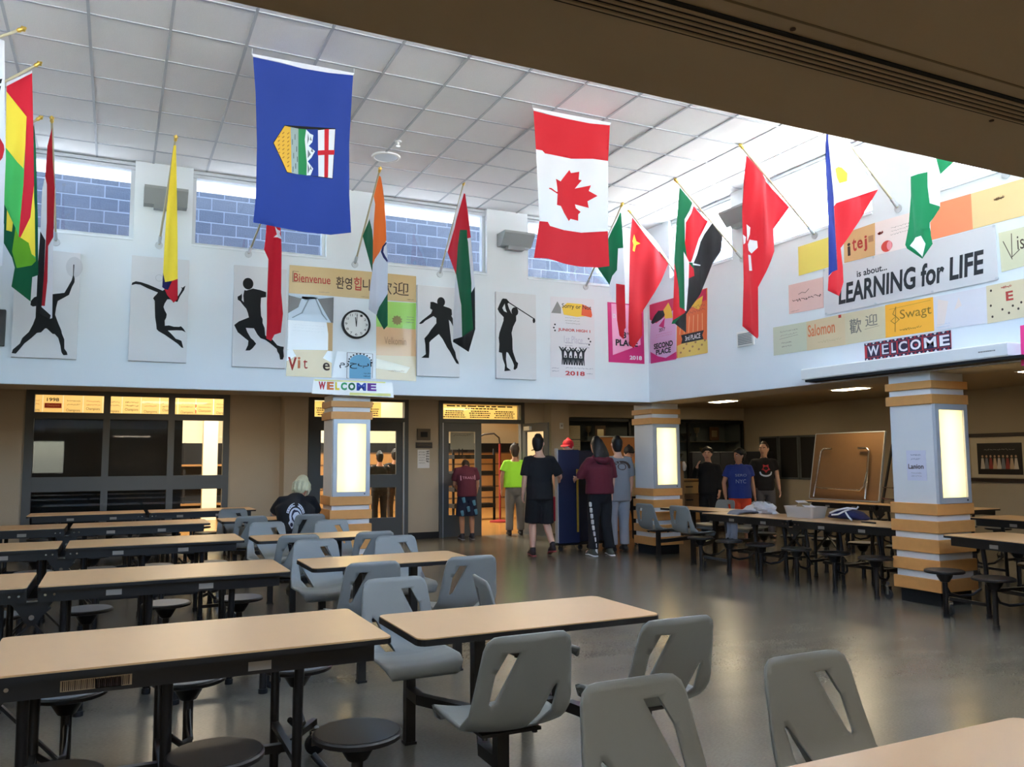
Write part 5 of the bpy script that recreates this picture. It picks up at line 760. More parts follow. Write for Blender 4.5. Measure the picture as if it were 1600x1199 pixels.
for x, z, k, l in ((11.15,1.8735000000000002,3,'round pale plate on the upper shelf of the trophy case'),(11.75,1.8735000000000002,0,'silver bowl on the upper shelf of the trophy case'),(12.05,1.8735000000000002,1,'small gold cup beside the silver bowl'),(10.55,1.8735000000000002,2,'brown plaque beside the round plate in the trophy case'),(10.7,1.4135,2,'brown plaque on the middle shelf of the trophy case'),(12.55,1.8735000000000002,2,'brown plaque by the end of the upper shelf'),(9.15,1.8735000000000002,1,'gold cup behind the red cap in the trophy case'),(9.45,1.8735000000000002,2,'dark plaque behind the long haired person'),(12.2,1.4135,1,'gold cup on the middle shelf of the trophy case'),(11.5,1.4135,0,'silver bowl on the middle shelf of the trophy case')): trophy(x, z, k, l)
for k, (z0, z1) in enumerate(((1.90,2.18),(1.58,1.88))): g = thing('case_notice',('upper','lower')[k]+' yellowed notice sheet on the trophy case glass','notice',(8.63,15,z0)); m = MB(); lwrect(m, LOWB, 8.50,z0,8.76,z1,.02,.024,mat('notice_cream',(206,190,150),.8)); m.build('sheet', g, world=True); m = MB(); scrawl(m, LOWB, 8.52,z0+.02,8.74,z1-.03, inkg, 6, .027, k); m.build('lettering', g, world=True)
g = thing('wood_board','orange brown wooden board standing in front of the trophy case','board',(9.4,14.6,0)); m = MB(); m.bbox(8.95,9.95,14.58,14.62,.0,1.93,mat('orange_board',(176,110,52),.5,noise=(4,.08)),.006); m.build('panel', g, world=True); m = MB(); m.box(8.93,9.97,14.57,14.63,1.93,1.955,alum); m.build('top_edge', g, world=True)
g = thing('cardboard_panel','tall tan cardboard panel behind the corner column','panel',(9.45,12.6,0)); m = MB(); m.bbox(9.2,9.56,12.55,12.63,.0,1.43,mat('cardboard',(150,116,80),.8),.006); m.build('face', g, world=True); m = MB(); m.loft([(9.55,12.52,1.28),(9.56,12.52,1.34),(9.55,12.53,1.4)],[.03,.04,.03],mat('tape_white',(206,196,186),.6),8); m.build('tape', g, world=True)
g = thing('drawer_unit','low brown wooden drawer unit behind the corner column','cabinet',(9.9,13.0,0)); dw = mat('drawer_wood',(122,88,56),.5,noise=(8,.06)); m = MB(); m.bbox(9.62,10.3,12.95,13.35,.0,1.06,dw,.006); m.build('body', g, world=True); m = MB(); m.box(9.6,10.32,12.92,13.37,1.06,1.085,lamd); m.build('worktop', g, world=True)
for k in range(4): m = MB(); m.bbox(9.65,10.27,12.925,12.95,.06+.25*k,.28+.25*k,lamd if k%2 else dw,.005); o = m.build('drawer', g, world=True); m = MB(); m.box(9.88,10.04,12.905,12.925,.18+.25*k,.20+.25*k,blk); m.build('handle', o, world=False)
g = thing('dark_partition','dark navy padded partition behind the people at the stool table','partition',(11.5,13.6,0)); dn = mat('dark_pad',(20,22,30),.8)
for k in range(3): m = MB(); m.bbox(10.55+.72*k,11.25+.72*k,13.55,13.66,.05,1.62,dn,.02); m.build('pad', g, world=True)
m = MB(); m.box(10.55,12.7,13.57,13.64,0,.05,black); m.build('base', g, world=True)
# right lower wall: boards and picture
for k, (a, b) in enumerate(((-14.45,-13.95),(-13.85,-13.35),(-13.25,-12.7))):
    g = thing('notice_board','dark notice board panel in a grey frame, '+('by the trophy case corner','middle of three','beside the leaning brown table')[k],'notice board',tuple(FARR(a,1.05)),0,'dark notice boards on the tan wall'); m = MB(); lwrect(m, FARR, a,1.06,b,1.92,.012,.02,mat('board_dark',(26,24,24),.8)); m.build('panel', g, world=True); f = MB()
    for q in ((a-.04,1.02,b+.04,1.06),(a-.04,1.92,b+.04,1.96),(a-.04,1.06,a,1.92),(b,1.06,b+.04,1.92)): lwrect(f, FARR, *q, 0, .03, steel)
    f.build('frame', g, world=True)
g = thing('group_picture','framed dark group photograph on the tan wall','picture',tuple(FARR(-8.87,1.2))); a, b, c, d_ = -9.25,-8.48,1.19,1.71; m = MB(); lwrect(m, FARR, a-.12,c-.05,b+.06,d_+.10,0,.01,mat('mat_board',(196,184,160),.8)); m.build('mount', g, world=True); m = MB(); lwrect(m, FARR, a,c,b,d_,.01,.014,mat('photo_dark',(34,30,28),.4)); m.build('photo_print', g, world=True)
m = MB()
for i in range(9):
    cxy = a+.09+.072*i; pc = mat('photo_fig_%d' % (i%4), ((206,196,184),(120,124,132),(150,60,56),(196,170,140))[i%4], .6); flat(m, FARR, [(cxy-.04,c+.09),(cxy+.04,c+.09),(cxy+.018,c+.27),(cxy-.018,c+.27)], pc, .014, .016); flat(m, FARR, circle((cxy,c+.30),.018,8,.022), mat('photo_skin',(190,150,120),.6), .014, .016)
scrawl(m, FARR, a+.12,c+.38,b-.12,c+.44, mat('photo_text',(180,172,160),.6), 1, .016, 3); m.build('photo_figures', g, world=True)
# notice on the column side
g = thing('column_notice','pale notice sheet taped to the side of the near striped column','notice',(7.46,5.95,1.3)); pl = PL((7.458,0,0),(0,-1,0),(0,0,1),(-1,0,0)); m = MB(); flat(m, pl, rect(-6.02,1.25,-5.79,1.56), mat('lilac_paper',(214,214,228),.7), 0, .003); m.build('sheet', g, world=True)
m = MB(); text(m, pl, 'Lanion', -6.0,1.37,-5.82,1.42, ink, .006, .02); scrawl(m, pl, -5.97,1.45,-5.85,1.53, inkb, 2, .006, 2); scrawl(m, pl, -5.97,1.28,-5.85,1.34, inkg, 2, .006, 3); m.build('lettering', g, world=True)
# added fill lights in the low ceiling
lton = mat('fill_troffer',(255,232,188),.6,emit=16)
for k, y in enumerate((13.1,9.9,6.7)):
    g = thing('added_ceiling_light','added low ceiling fill light '+('nearest the trophy case','above the leaning brown table','above the framed group picture')[k],'ceiling light',(11.0,y,ZL),0,'added recessed lights in the low ceiling'); MB().box(-.16,.16,-.31,.31,-.012,.0,alum).build('frame', g); MB().box(-.13,.13,-.28,.28,-.018,-.012,lton).build('diffuser', g)
# gym equipment seen through the doors
g = thing('net_post','red volleyball post with a curved bar inside the gym','post',(8.3,18.0,0)); rd = mat('post_red',(130,22,20),.5); MB().tube([(0,0,0),(0,0,1.85)],.027,rd,10).build('pole', g, 60); MB().tube([(0,0,1.85),(-.02,0,2.0),(-.15,0,2.1),(-.4,0,2.08),(-.6,0,2.0)],.02,mat('hose_dark',(50,44,40),.6),8).build('arm', g, 60); MB().lathe([(.25,.0),(.25,.03),(.05,.06)],(0,0,0),rd,16).build('base', g, 40)
g = thing('equipment_rack','dark equipment rack with shelves inside the gym','rack',(8.0,19,0))
for x in (7.5,8.6): MB().rod((x-8.0,0,0),(x-8.0,0,1.75),.05,blk).build('upright', g)
for z in (.3,.7,1.1,1.5): MB().box(-.55,.55,-.2,.2,z,z+.1,blk).build('shelf', g)
g = thing('bleachers','folded wooden bleachers along the far gym wall','bleachers',(6,23.6,0)); ow = mat('bleacher_wood',(160,116,66),.5,noise=(6,.08))
for k in range(5): MB().box(-3,6.5,-.3+.02*k,.3,.34*k,.34*k+.30,ow).build('tier', g); MB().box(-3,6.5,-.31+.02*k,.3,.34*k+.30,.34*k+.34,mat('bleacher_dark',(90,64,40),.6)).build('gap_board', g)
MB().box(-3,6.5,-.1,.3,1.70,1.98,blk).build('top_rail', g)
g = thing('exit_sign','red exit sign inside the gym','sign',(1.95,23.94,2.9)); MB().box(-.25,.25,-.05,.05,-.12,.12,mat('sign_red',(206,40,30),.6,emit=.6)).build('box', g); m = MB(); text(m, PL((0,-.052,0),(1,0,0),(0,0,1),(0,-1,0)),'EXIT',-.18,-.07,.18,.07,paperw,.002); m.build('lettering', g)

g = thing('storage_rack','dark storage rack with orange rails seen through the framed gym window','rack',(1.9,22.8,0)); MB().box(-1.2,.9,.1,.3,0,1.95,blk).build('back_panel', g)
for z in (.35,.85,1.35): MB().box(-1.2,.9,-.1,.1,z,z+.05,ow).build('rail', g)
for x in (-1.1,-.3,.8): MB().rod((x,0,0),(x,0,1.95),.06,blk).build('upright', g)
struct('trim_6', MB().box(2.0,2.35,22.3,22.55,0,5.6,cream), 'cream pillar inside the gym')
# ================================================================== PEOPLE
def fuse(mb, voxel, it=2):
    me = bpy.data.meshes.new('f'); me.from_pydata(mb.v, [], mb.f); o = bpy.data.objects.new('f', me); COL.objects.link(o)
    bm = bmesh.new(); bm.from_mesh(me); bmesh.ops.recalc_face_normals(bm, faces=bm.faces); bm.to_mesh(me); bm.free()
    r = o.modifiers.new('r','REMESH'); r.mode = 'VOXEL'; r.voxel_size = voxel
    s = o.modifiers.new('s','SMOOTH'); s.iterations = it; s.factor = .5
    out = bpy.data.meshes.new_from_object(o.evaluated_get(bpy.context.evaluated_depsgraph_get()))
    bpy.data.objects.remove(o); bpy.data.meshes.remove(me); return out
def garment(name, mb, m, par, voxel=.014, it=3):
    me = fuse(mb, voxel, it); me.materials.clear(); me.materials.append(m); me.polygons.foreach_set('use_smooth', [True]*len(me.polygons)); return link(name, me, par)
SKIN = {k: mat('skin_'+k, c, .55) for k, c in dict(light=(222,172,146),mid=(190,136,104),tan=(164,110,80)).items()}
HM = {k: mat('hair_'+k, c, .55, bump=(60,.6)) for k, c in dict(dark=(30,24,22),black=(11,10,11),blond=(206,204,170),brown=(60,42,30)).items()}
def person(x, y, face, h, label, P=None, skin='light', hair='dark', hstyle='short', top=(40,40,40), toplen=.86, sleeve=.55, bottom=(30,30,32), bot='long', shoes=(30,30,32), yaw=0, pitch=0, cap=None, fat=1., group=None, name='person', baggy=1., sole=None, eyes=True):
    """face = heading in degrees (0 looks along +Y, positive turns to -X); P overrides joints in body metres"""
    k = h/1.75; g = thing(name, label, 'person', (x,y,0), radians(face), group); g.scale = (k,k,k)
    J = dict(pelvis=(0,0,.93), waist=(0,0,1.06), chest=(0,.01,1.27), neck=(0,-.01,1.47), head=(0,.025,1.615),
        shL=(-.185,-.01,1.39), elL=(-.235,-.03,1.14), wrL=(-.235,.05,.90), shR=(.185,-.01,1.39), elR=(.235,-.03,1.14), wrR=(.235,.05,.90),
        hipL=(-.095,0,.90), knL=(-.105,.02,.49), anL=(-.105,-.02,.09), hipR=(.095,0,.90), knR=(.105,.02,.49), anR=(.105,-.02,.09), toeL=(-.12,.13,.03), toeR=(.12,.13,.03))
    J.update(P or {}); J = {a: Vector(b) for a, b in J.items()}; sk = SKIN[skin]; lat = (J['shR']-J['shL']).normalized()
    HMx = Matrix.Translation(J['head'])@Matrix.Rotation(radians(yaw),4,'Z')@Matrix.Rotation(radians(pitch),4,'X'); hp = lambda a,b,c: HMx@Vector((a,b,c))
    B = MB()
    B.loft([J['pelvis']-Vector((0,0,.08)),J['pelvis'],J['waist'],J['chest'],J['chest'].lerp(J['neck'],.62),J['neck']-Vector((0,0,.02))],[(.13,.10),(.165*fat,.11*fat),(.14*fat,.10*fat),(.165*fat,.115*fat),(.15,.085),(.07,.06)],sk,16,lat)
    B.loft([J['neck']-Vector((0,.0,.05)),J['neck'],J['head']-Vector((0,0,.06))],[.066,.056,.055],sk,12)
    B.loft([hp(0,.03,-.115),hp(0,.018,-.075),hp(0,.008,-.02),hp(0,.0,.04),hp(0,-.006,.085),hp(0,-.008,.112)],[(.038,.05),(.058,.078),(.072,.095),(.077,.101),(.066,.086),(.035,.045)],sk,16,HMx.to_3x3()@Vector((1,0,0)))
    B.loft([hp(0,.098,.02),hp(0,.112,-.018),hp(0,.098,-.03)],[(.009,.01),(.014,.014),(.012,.01)],sk,8)
    for s in (-1,1): B.loft([hp(s*.078,-.005,-.03),hp(s*.088,-.012,.005),hp(s*.082,-.015,.03)],[(.008,.014),(.012,.024),(.009,.016)],sk,8)
    for s in 'LR':
        B.loft([J['sh'+s],J['sh'+s].lerp(J['el'+s],.5),J['el'+s],J['el'+s].lerp(J['wr'+s],.4),J['wr'+s]],[.052,.047,.039,.040,.027],sk,10)
        B.loft([J['hip'+s],J['hip'+s].lerp(J['kn'+s],.45),J['kn'+s],J['kn'+s].lerp(J['an'+s],.35),J['an'+s]],[.088,.075,.056,.057,.038],sk,12)
        f = (J['wr'+s]-J['el'+s]).normalized(); lt = lat if abs(f.dot(lat)) < .9 else Vector((0,0,1)); e = -1 if s == 'L' else 1
        B.loft([J['wr'+s],J['wr'+s]+f*.05,J['wr'+s]+f*.09],[(.016,.027),(.017,.04),(.014,.04)],sk,10,lt)
        B.loft([J['an'+s],J['an'+s]-Vector((0,0,.04)),J['toe'+s]+Vector((0,0,.015))],[.04,.04,.035],sk,10)
    me = fuse(B, .013, 3); bm = bmesh.new(); bm.from_mesh(me); F = MB()
    for s in 'LR':                                               # fingers and thumb
        f = (J['wr'+s]-J['el'+s]).normalized(); lt = (lat-f*lat.dot(f)); lt = lt.normalized() if lt.length > .2 else Vector((0,0,1)); nrm = f.cross(lt).normalized(); e = -1 if s == 'L' else 1
        cu = nrm*(1 if nrm.y > 0 else -1); wd = nrm
        for i, L in enumerate((.062,.072,.068,.052)):
            b = J['wr'+s]+f*.09+nrm*((i-1.5)*.019); F.loft([b, b+f*L*.45-lt*e*.008, b+f*L*.8-lt*e*.024],[.0095,.0085,.0075],sk,6)
        b = J['wr'+s]+f*.035+cu*.032; F.loft([b, b+f*.03+cu*.018, b+f*.055+cu*.016-lt*e*.01],[.012,.0105,.009],sk,6)
    t = bpy.data.meshes.new('t'); t.from_pydata(F.v, [], F.f); bm.from_mesh(t); bpy.data.meshes.remove(t); bm.to_mesh(me); bm.free()
    me.materials.clear(); me.materials.append(sk); me.polygons.foreach_set('use_smooth', [True]*len(me.polygons)); body = link('body', me, g)
    # clothes
    G = MB(); q = baggy; tp = J['chest'].lerp(J['neck'],.55)
    lo = J['waist'].lerp(J['pelvis'], 1.0) - Vector((0,0,.93-toplen)) if toplen < .93 else J['waist'].lerp(J['pelvis'],(1.06-toplen)/.13)
    G.loft([lo, J['waist'].lerp(J['pelvis'],.4), J['waist'], J['chest'], tp, J['chest'].lerp(J['neck'],.82), J['neck']-Vector((0,-.0,.03))],[(.188*fat*q,.138*fat*q),(.185*fat*q,.135*fat*q),(.176*fat*q,.13*fat*q),(.188*fat*q,.136*fat),(.178,.108),(.125,.085),(.074,.07)],sk,18,lat,False)
    for s in 'LR':
        a, b, c = J['sh'+s], J['el'+s], J['wr'+s]
        end = a.lerp(b, min(1,sleeve)) if sleeve <= 1 else b.lerp(c, sleeve-1)
        pts = [a.lerp(tp,.35), a, a.lerp(b,.5*min(1,sleeve))]+([b] if sleeve > 1 else [])+[end]
        G.loft(pts, [.07,.064,.068*q]+([.058*q] if sleeve > 1 else [])+([.050] if sleeve > 1.5 else [.070*q]), sk, 12, None, False)
    tm_ = mat('shirt_%d_%d_%d' % top, top, .9, bump=(14,.35)); shirt = garment('shirt', G, tm_, g)
    G = MB(); pel = J['pelvis']; G.loft([pel+Vector((0,0,.07)), pel, pel-Vector((0,0,.08))],[(.158*fat,.118*fat),(.178*fat,.132*fat),(.165*fat,.125*fat)],sk,16,lat)
    for s in 'LR':
        a, b, c = J['hip'+s], J['kn'+s], J['an'+s]
        if bot == 'short': G.loft([a, a.lerp(b,.5), a.lerp(b,1.04)],[.10,.106*q,.112*q],sk,14,None,False)
        else: G.loft([a, a.lerp(b,.5), b, b.lerp(c,.5), c.lerp(b,.03)],[.10,.092*q,.076*q,.070*q,.068*q],sk,14,None,False)
    bm_ = bottom if not isinstance(bottom, tuple) else mat('bottom_%d_%d_%d' % bottom, bottom, .9, bump=(16,.35)); pants = garment('shorts' if bot == 'short' else 'trousers', G, bm_, g)
    sm_ = mat('shoe_%d_%d_%d' % shoes, shoes, .6)
    for s in 'LR':
        a, t = J['an'+s], J['toe'+s]; hl = Vector((a.x,a.y-.045,a.z-.055)); G = MB(); G.loft([hl, Vector((a.x,a.y,a.z-.04)), a.lerp(t,.6)+Vector((0,0,.0)), t],[(.038,.038),(.044,.05),(.048,.038),(.038,.026)],sk,12,lat if abs(lat.z) < .5 else (1,0,0))
        G.loft([a-Vector((0,0,.03)), a+Vector((0,0,.015))],[.047,.046],sk,12); sh = garment('shoe', G, sm_, g, .011, 2)
        if sole: m = MB(); m.loft([hl-Vector((0,.02,.03)), a.lerp(t,.5)-Vector((0,0,.035)), t-Vector((0,-.02,.012))],[(.042,.014),(.05,.014),(.034,.012)],mat('sole_%d_%d_%d' % sole, sole, .6),10,(1,0,0)); m.build('sole', sh, 60)
    # hair / cap
    hx = HMx.to_3x3()@Vector((1,0,0)); hm = HM[hair]; m = MB()
    G = MB(); G.loft([hp(0,-.045,-.06),hp(0,-.035,-.02),hp(0,-.022,.04),hp(0,-.012,.08),hp(0,-.012,.107)],[(.066,.062),(.08,.083),(.087,.1),(.08,.098),(.058,.074)],sk,16,hx)
    if hstyle == 'long': G.loft([hp(0,-.03,.05),hp(0,-.06,-.04),hp(0,-.085,-.14),hp(0,-.10,-.26)],[(.095,.08),(.118,.085),(.14,.07),(.12,.045)],sk,14,hx)
    if hstyle == 'mop':
        G.loft([hp(0,-.02,.10),hp(0,-.06,.02),hp(0,-.07,-.07)],[(.085,.09),(.105,.085),(.085,.055)],sk,14,hx)
        for a in range(9): th = -2.2+a*.55; G.loft([hp(.03*sin(th),-.01,.125),hp(.10*sin(th),-.02-.10*cos(th),.03),hp(.112*sin(th),-.03-.10*cos(th),-.08)],[.03,.034,.012],sk,8)
        for s in (-1,1): G.loft([hp(s*.06,.04,.09),hp(s*.09,.05,.0),hp(s*.085,.04,-.08)],[.03,.03,.014],sk,8)
    if hstyle == 'curly':
        for a in range(12): th = 2*pi*a/12; c_ = max(0,-cos(th)); G.loft([hp(.06*sin(th),-.01-.07*cos(th),.085),hp(.085*sin(th),-.02-.085*cos(th),.045+.03*c_)],[.045,.032],sk,8)
    garment('hair', G, hm, g, .011, 2)
    if cap:
        cmx = mat('cap_%d_%d_%d' % cap, cap, .7); G = MB(); G.loft([hp(0,-.008,.035),hp(0,-.01,.08),hp(0,-.012,.125),hp(0,-.012,.15)],[(.094,.112),(.092,.11),(.07,.085),(.03,.036)],sk,18,hx); c_ = garment('cap', G, cmx, g, .011, 2)
        m = MB(); m.loft([hp(0,.08,.045),hp(0,.14,.035),hp(0,.185,.02)],[(.085,.008),(.075,.007),(.045,.006)],cmx,12,hx); m.build('brim', c_, 60)
    if eyes:
        ew = mat('eye_white',(226,222,216),.3)
        for s in (-1,1): m = MB(); m.loft([hp(s*.032,.083,.012),hp(s*.032,.09,.012)],[.011,.006],ew,8); m.loft([hp(s*.032,.092,.012),hp(s*.032,.095,.012)],[.0055,.004],blk,8); m.build('eye', g, 60); 
        m = MB(); m.loft([hp(-.024,.092,-.062),hp(0,.101,-.06),hp(.024,.092,-.062)],[(.005,.006)]*3,mat('lips',(160,88,80),.5),8); m.build('mouth', g, 60)
        m = MB()
        for s in (-1,1): m.loft([hp(s*.05,.082,.036),hp(s*.02,.094,.038)],[.0055,.006],hm,6)
        m.build('eyebrows', g, 60)
    return g, shirt, pants
def decal(g, target, cx, cz, w, h, draw, side=-1, name='shirt_print'):
    """print wrapped on the garment: drawn flat, then every vertex is cast onto the cloth (side -1 back, +1 front)"""
    bv = BVHTree.FromPolygons([v.co for v in target.data.vertices], [tuple(p.vertices) for p in target.data.polygons]); m = MB()
    draw(m, lambda a, b, e=0.: Vector((a,b,e)))
    out = []
    for a, b, e in m.v:
        o = Vector((cx+(a-.5)*w*-side, side*1.0, cz+(b-.5)*h)); r = bv.ray_cast(o, Vector((0,-side,0)))
        out.append(((r[0].x, r[0].y+side*(.004+e*.2), r[0].z) if r[0] else (o.x, side*.15, o.z)))
    m.v = out; o = m.build(name, target); return o
navyp = mat('camo_shorts',(28,36,60),.85)
# boy in black T-shirt and red striped shorts carrying the panel
g, sh, pt = person(5.98,11.5,-8,1.87,'person in black T-shirt and black shorts with a red side stripe holding the navy panel',dict(elR=(.31,-.02,1.15),wrR=(.38,.16,1.10),knL=(-.10,.03,.49),anL=(-.11,-.0,.09),toeL=(-.11,.14,.03),knR=(.11,.04,.48),anR=(.15,-.13,.16),toeR=(.15,.0,.03),pelvis=(0,-.02,.93)),top=(24,24,27),toplen=.80,sleeve=.95,bottom=(20,20,24),bot='short',shoes=(40,26,30),sole=(150,60,66),hair='dark',yaw=-38,baggy=1.08,group='students carrying the navy panel')
m = MB(); m.loft([(.215,-.03,.84),(.215,-.02,.50)],[(.012,.05),(.012,.055)],mat('stripe_red',(176,28,44),.8),8); m.build('red_stripe', pt, 60)
# maroon hoodie
g, sh, pt = person(6.80,11.05,6,1.84,'person with long black hair in maroon hoodie and black striped trousers',dict(head=(0,.06,1.60),neck=(0,.03,1.46),elL=(-.27,.10,1.18),wrL=(-.20,.32,1.12),elR=(.27,.02,1.16),wrR=(.30,.10,.90),anL=(-.13,.0,.09),toeL=(-.14,.13,.03),anR=(.14,-.05,.09),toeR=(.20,.09,.03),knR=(.12,.02,.49)),top=(98,30,44),toplen=.90,sleeve=1.05,bottom=(24,24,28),shoes=(70,72,64),sole=(226,226,226),hair='black',hstyle='long',fat=1.12,baggy=1.12,pitch=-12,eyes=True,group='students carrying the navy panel')
G = MB(); G.loft([(-.11,-.02,1.44),(-.08,-.10,1.40),(0,-.135,1.38),(.08,-.10,1.40),(.11,-.02,1.44)],[.04,.05,.055,.05,.04],seatm,10); garment('hood', G, mat('shirt_98_30_44',(98,30,44),.9), sh)
m = MB()
for i in range(9): z = .78-.085*i; m.loft([(-.215+.012*i,-.05,z),(-.212+.012*i,-.05,z-.05)],[(.012,.03)]*2,paperw,6)
m.build('side_stripe', pt, 60)
# grey shirt
g, sh, pt = person(7.38,11.42,0,1.85,'person in grey long T-shirt with a dark back print and pale grey trousers',dict(elL=(-.24,.08,1.15),wrL=(-.18,.28,1.08),elR=(.25,.0,1.13),wrR=(.25,.04,.88),anL=(-.12,-.02,.09),anR=(.10,-.0,.09)),top=(132,136,142),toplen=.76,sleeve=.95,bottom=(150,152,158),shoes=(28,28,30),hair='black',yaw=-10,baggy=1.1,group='students carrying the navy panel')
decal(g, sh, 0, 1.31, .30, .16, lambda mb, pl: (stroke(mb, pl, [(.5-.5*cos(pi*i/10),.3+.5*sin(pi*i/10)) for i in range(11)], .2, ink, 0), flat(mb, pl, circle((.5,.35),.26,12,.34), ink, 0, .001), stroke(mb, pl, [(.05,.2),(.95,.2)], .16, ink, 0)))
person(7.12,12.62,176,1.82,'person in a red cap behind the navy panel',dict(elL=(-.24,.1,1.15),wrL=(-.2,.3,1.2)),top=(30,30,36),bottom=(30,30,34),cap=(206,24,40),yaw=-50,group='students carrying the navy panel')
person(8.12,12.2,150,1.70,'person in cream shirt and black cap half hidden by the corner column',dict(),top=(226,206,160),bottom=(28,28,30),cap=(30,26,28),yaw=10,group='students carrying the navy panel',baggy=1.1)
# bending kid at the door
g, sh, pt = person(5.98,14.45,-4,1.62,'person in maroon T-shirt and blue patterned shorts bending at the gym door',dict(chest=(.0,.05,1.28),neck=(.03,.15,1.45),head=(.06,.27,1.46),shL=(-.19,.09,1.40),shR=(.20,.09,1.40),elL=(-.22,.14,1.1),wrL=(-.12,.3,1.02),elR=(.27,.12,1.12),wrR=(.26,.2,.90)),skin='mid',top=(92,36,52),toplen=.86,sleeve=.75,bottom=navyp,bot='short',shoes=(30,30,44),sole=(120,120,130),hair='brown',pitch=-35,baggy=1.12,group='students at the gym doors')
decal(g, sh, 0, 1.24, .30, .10, lambda mb, pl: (text(mb, pl, 'TRAILS', .1,.25,.9,.75, mat('print_pink',(206,150,170),.8), 0), stroke(mb, pl, [(0,.0),(1,.1),(1,.98),(0,.9),(0,0)], .06, mat('print_pink',(206,150,170),.8), 0)))
for i, (a, b) in enumerate(((-.12,.80),(.10,.74),(-.02,.62),(.14,.56),(-.15,.54))): m = MB(); m.loft([(a,-.128,b+.04),(a+.02,-.13,b-.05)],[(.035,.012),(.028,.012)],mat('patch_blue',(84,134,160),.85),8); m.build('blue_patch', pt, 60)
# neon green
g, sh, pt = person(7.13,14.75,-12,1.78,'person in bright green T-shirt and grey trousers walking into the gym',dict(elR=(.27,-.0,1.16),wrR=(.30,.16,1.02),elL=(-.26,.0,1.14),wrL=(-.26,.05,.88),anL=(-.13,-.05,.09),anR=(.12,.06,.09),toeR=(.13,.2,.03)),skin='mid',top=(176,248,64),toplen=.92,sleeve=.62,bottom=(120,116,110),shoes=(36,32,30),hair='brown',cap=(74,62,50),fat=1.12,baggy=1.1,group='students at the gym doors')
person(5.16,17.4,4,1.67,'dark dressed person standing inside the gym behind the door glass',dict(elL=(-.22,.1,1.12),wrL=(-.1,.25,1.1),elR=(.22,.1,1.12),wrR=(.1,.25,1.1)),skin='mid',top=(24,26,26),sleeve=1.4,bottom=(22,22,26),hair='black',group='people inside the gym')
person(5.66,17.9,0,1.72,'dark sleeved person half hidden by the door stile inside the gym',dict(),skin='mid',top=(28,28,30),sleeve=1.9,bottom=(60,50,44),hair='dark',group='people inside the gym')
# seated blond
def seat_print(mb, pl):
    w = mat('print_white',(196,204,220),.8); n = mat('print_navy',(30,36,64),.8)
    for a0, a1, r0, r1 in ((165,95,.42,.56),(72,12,.42,.56)):
        q = [(.5+r1*.8*cos(radians(a0+(a1-a0)*i/8)),.45+r1*sin(radians(a0+(a1-a0)*i/8))) for i in range(9)]+[(.5+r0*.8*cos(radians(a1+(a0-a1)*i/8)),.45+r0*sin(radians(a1+(a0-a1)*i/8))) for i in range(9)]
        flat(mb, pl, q, w, 0, .001)
        for i in range(5): t = radians(a0+(a1-a0)*(i+.5)/5); flat(mb, pl, circle((.5+.39*cos(t),.45+.49*sin(t)),.022,6,.03), n, 0, .004)
    flat(mb, pl, circle((.5,.42),.30,20,.38), w, 0, .001); flat(mb, pl, circle((.52,.42),.22,18,.28), n, 0, .003); flat(mb, pl, [(.35,.45),(.45,.6),(.6,.62),(.7,.5),(.6,.45),(.55,.3),(.45,.2),(.4,.3)], w, 0, .005)
    flat(mb, pl, [(.28,.35),(.15,.15),(.3,-.1),(.45,.02),(.4,.2)], w, 0, .002); flat(mb, pl, circle((.3,.08),.07,10,.09), n, 0, .004)
g, sh, pt = person(2.10,10.70,-6,1.66,'blond person in black T-shirt with white back print seated at a tan table',dict(pelvis=(0,-.03,.60),waist=(0,.0,.72),chest=(-.02,.07,.93),neck=(.04,.17,1.10),head=(.08,.25,1.20),shL=(-.20,.09,1.04),shR=(.20,.11,1.04),elL=(-.28,.2,.86),wrL=(-.16,.40,.86),elR=(.28,.24,.86),wrR=(.16,.42,.86),hipL=(-.10,-.01,.585),hipR=(.10,-.01,.585),knL=(-.12,.40,.57),knR=(.12,.40,.57),anL=(-.12,.36,.09),anR=(.12,.36,.09),toeL=(-.13,.5,.03),toeR=(.13,.5,.03)),top=(26,26,30),toplen=.93,sleeve=.9,bottom=(40,44,60),shoes=(40,40,44),hair='blond',hstyle='mop',pitch=-28,yaw=-25,fat=1.22,baggy=1.15,name='person')
decal(g, sh, -.03, .86, .27, .30, seat_print)
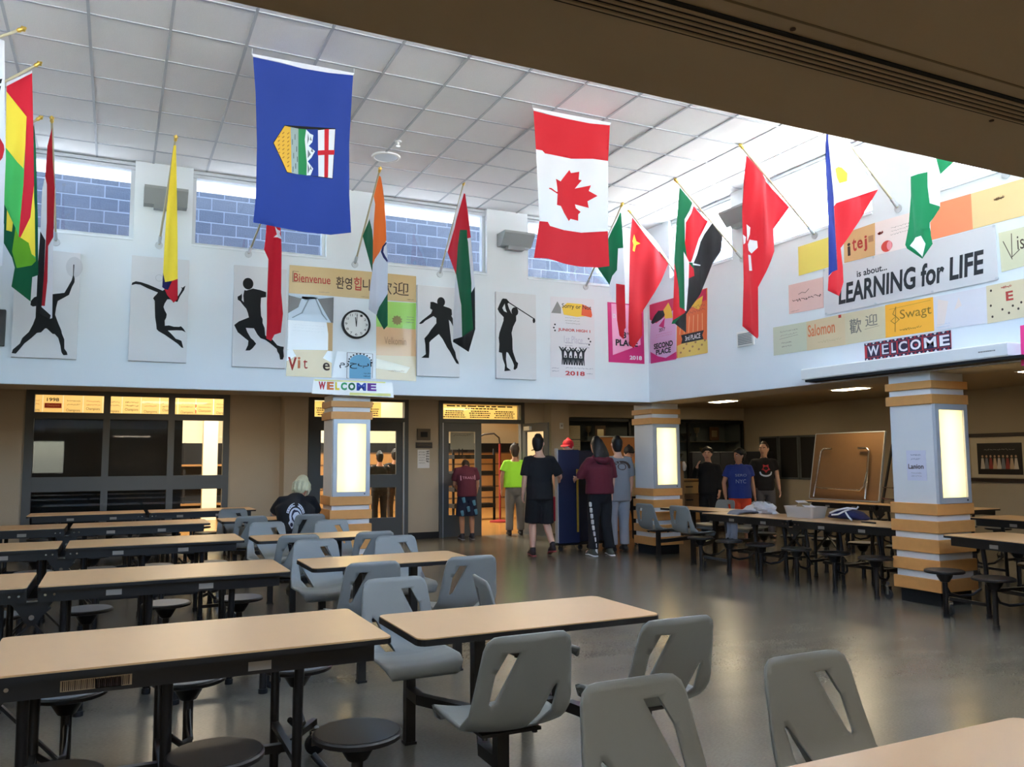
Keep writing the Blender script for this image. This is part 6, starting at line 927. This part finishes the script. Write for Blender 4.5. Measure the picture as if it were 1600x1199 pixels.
# people beyond the stool table
def nyc(mb, pl):
    w = mat('print_pale',(150,160,190),.8); text(mb, pl, 'SERO', .12,.66,.9,.86, w, 0); text(mb, pl, 'NYC', .15,.1,.85,.42, w, 0)
g, sh, pt = person(9.75,11.25,150,1.66,'person in blue NYC T-shirt and orange shorts behind the stool table',dict(head=(0,.05,1.60),wrL=(-.26,.02,.88),wrR=(.27,.08,.86),elR=(.28,.0,1.12)),skin='mid',top=(40,58,130),toplen=.84,sleeve=.62,bottom=(226,74,40),bot='short',shoes=(40,40,44),hair='black',hstyle='curly',yaw=-62,baggy=1.06,fat=1.08,group='people behind the stool table')
decal(g, sh, 0, 1.20, .26, .22, nyc, 1)
def leafp(mb, pl):
    r = mat('print_red',(170,50,60),.8); w = mat('print_white',(196,204,220),.8); flat(mb, pl, [(.5+.42*(1 if k%2 else .62)*cos(pi*k/5+pi/10),.62+.36*(1 if k%2 else .62)*sin(pi*k/5+pi/10)) for k in range(10)], r, 0, .001); flat(mb, pl, circle((.5,.6),.14,10,.12), mat('print_black',(30,28,30),.8), 0, .003)
    q = [(.5-.5*cos(pi*i/8),.3-.26*sin(pi*i/8)) for i in range(9)]; stroke(mb, pl, q, .12, w, 0)
g, sh, pt = person(11.05,12.05,150,1.78,'person in black T-shirt with a red emblem behind the stool table',dict(wrL=(-.26,.02,.88),wrR=(.30,.05,.86),elR=(.28,.0,1.12)),skin='light',top=(28,26,28),toplen=.86,sleeve=.62,bottom=(90,88,92),shoes=(40,40,44),hair='brown',yaw=-30,group='people behind the stool table')
decal(g, sh, -.0, 1.24, .2, .24, leafp, 1)
person(10.05,12.45,120,1.69,'person all in black with curly hair in the shadow beside the corner column',dict(elR=(.24,.12,1.2),wrR=(.12,.26,1.38)),skin='light',top=(24,24,26),sleeve=1.9,bottom=(22,22,24),hair='black',hstyle='curly',yaw=20,baggy=1.1,group='people behind the stool table')
# navy folded panel on casters
g = thing('folded_panel','tall navy folded panel on casters being pushed by the students','panel',(6.75,11.95,0)); nv = mat('panel_navy',(26,36,70),.55); m = MB(); m.bbox(6.50,6.90,11.84,11.92,.12,1.64,nv,.012); m.build('front_leaf', g, world=True); m = MB(); m.bbox(6.56,7.55,11.98,12.04,.12,1.63,mat('panel_dark',(20,24,40),.55),.012); m.build('rear_leaf', g, world=True)
m = MB(); m.box(6.485,6.502,11.835,11.925,.14,1.66,mat('edge_white',(190,192,196),.5)); m.build('white_edge', g, world=True); m = MB(); m.box(6.84,6.875,11.828,11.84,.30,1.32,mat('edge_yellow',(190,150,50),.5)); m.build('yellow_strip', g, world=True)
m = MB(); m.box(6.5,7.5,11.86,12.02,.09,.125,black); m.build('base_rail', g, world=True)
for x in (6.58,6.95,7.12,7.42): m = MB(); m.box(x-.02,x+.02,11.9,11.96,.05,.09,chrome); c = m.build('caster', g, world=True); m = MB(); m.lathe([(.0,-.014),(.04,-.014),(.045,.0),(.04,.014),(.0,.014)],(x,11.93,.045),rubber,16,'Y'); m.build('wheel', c, 40)
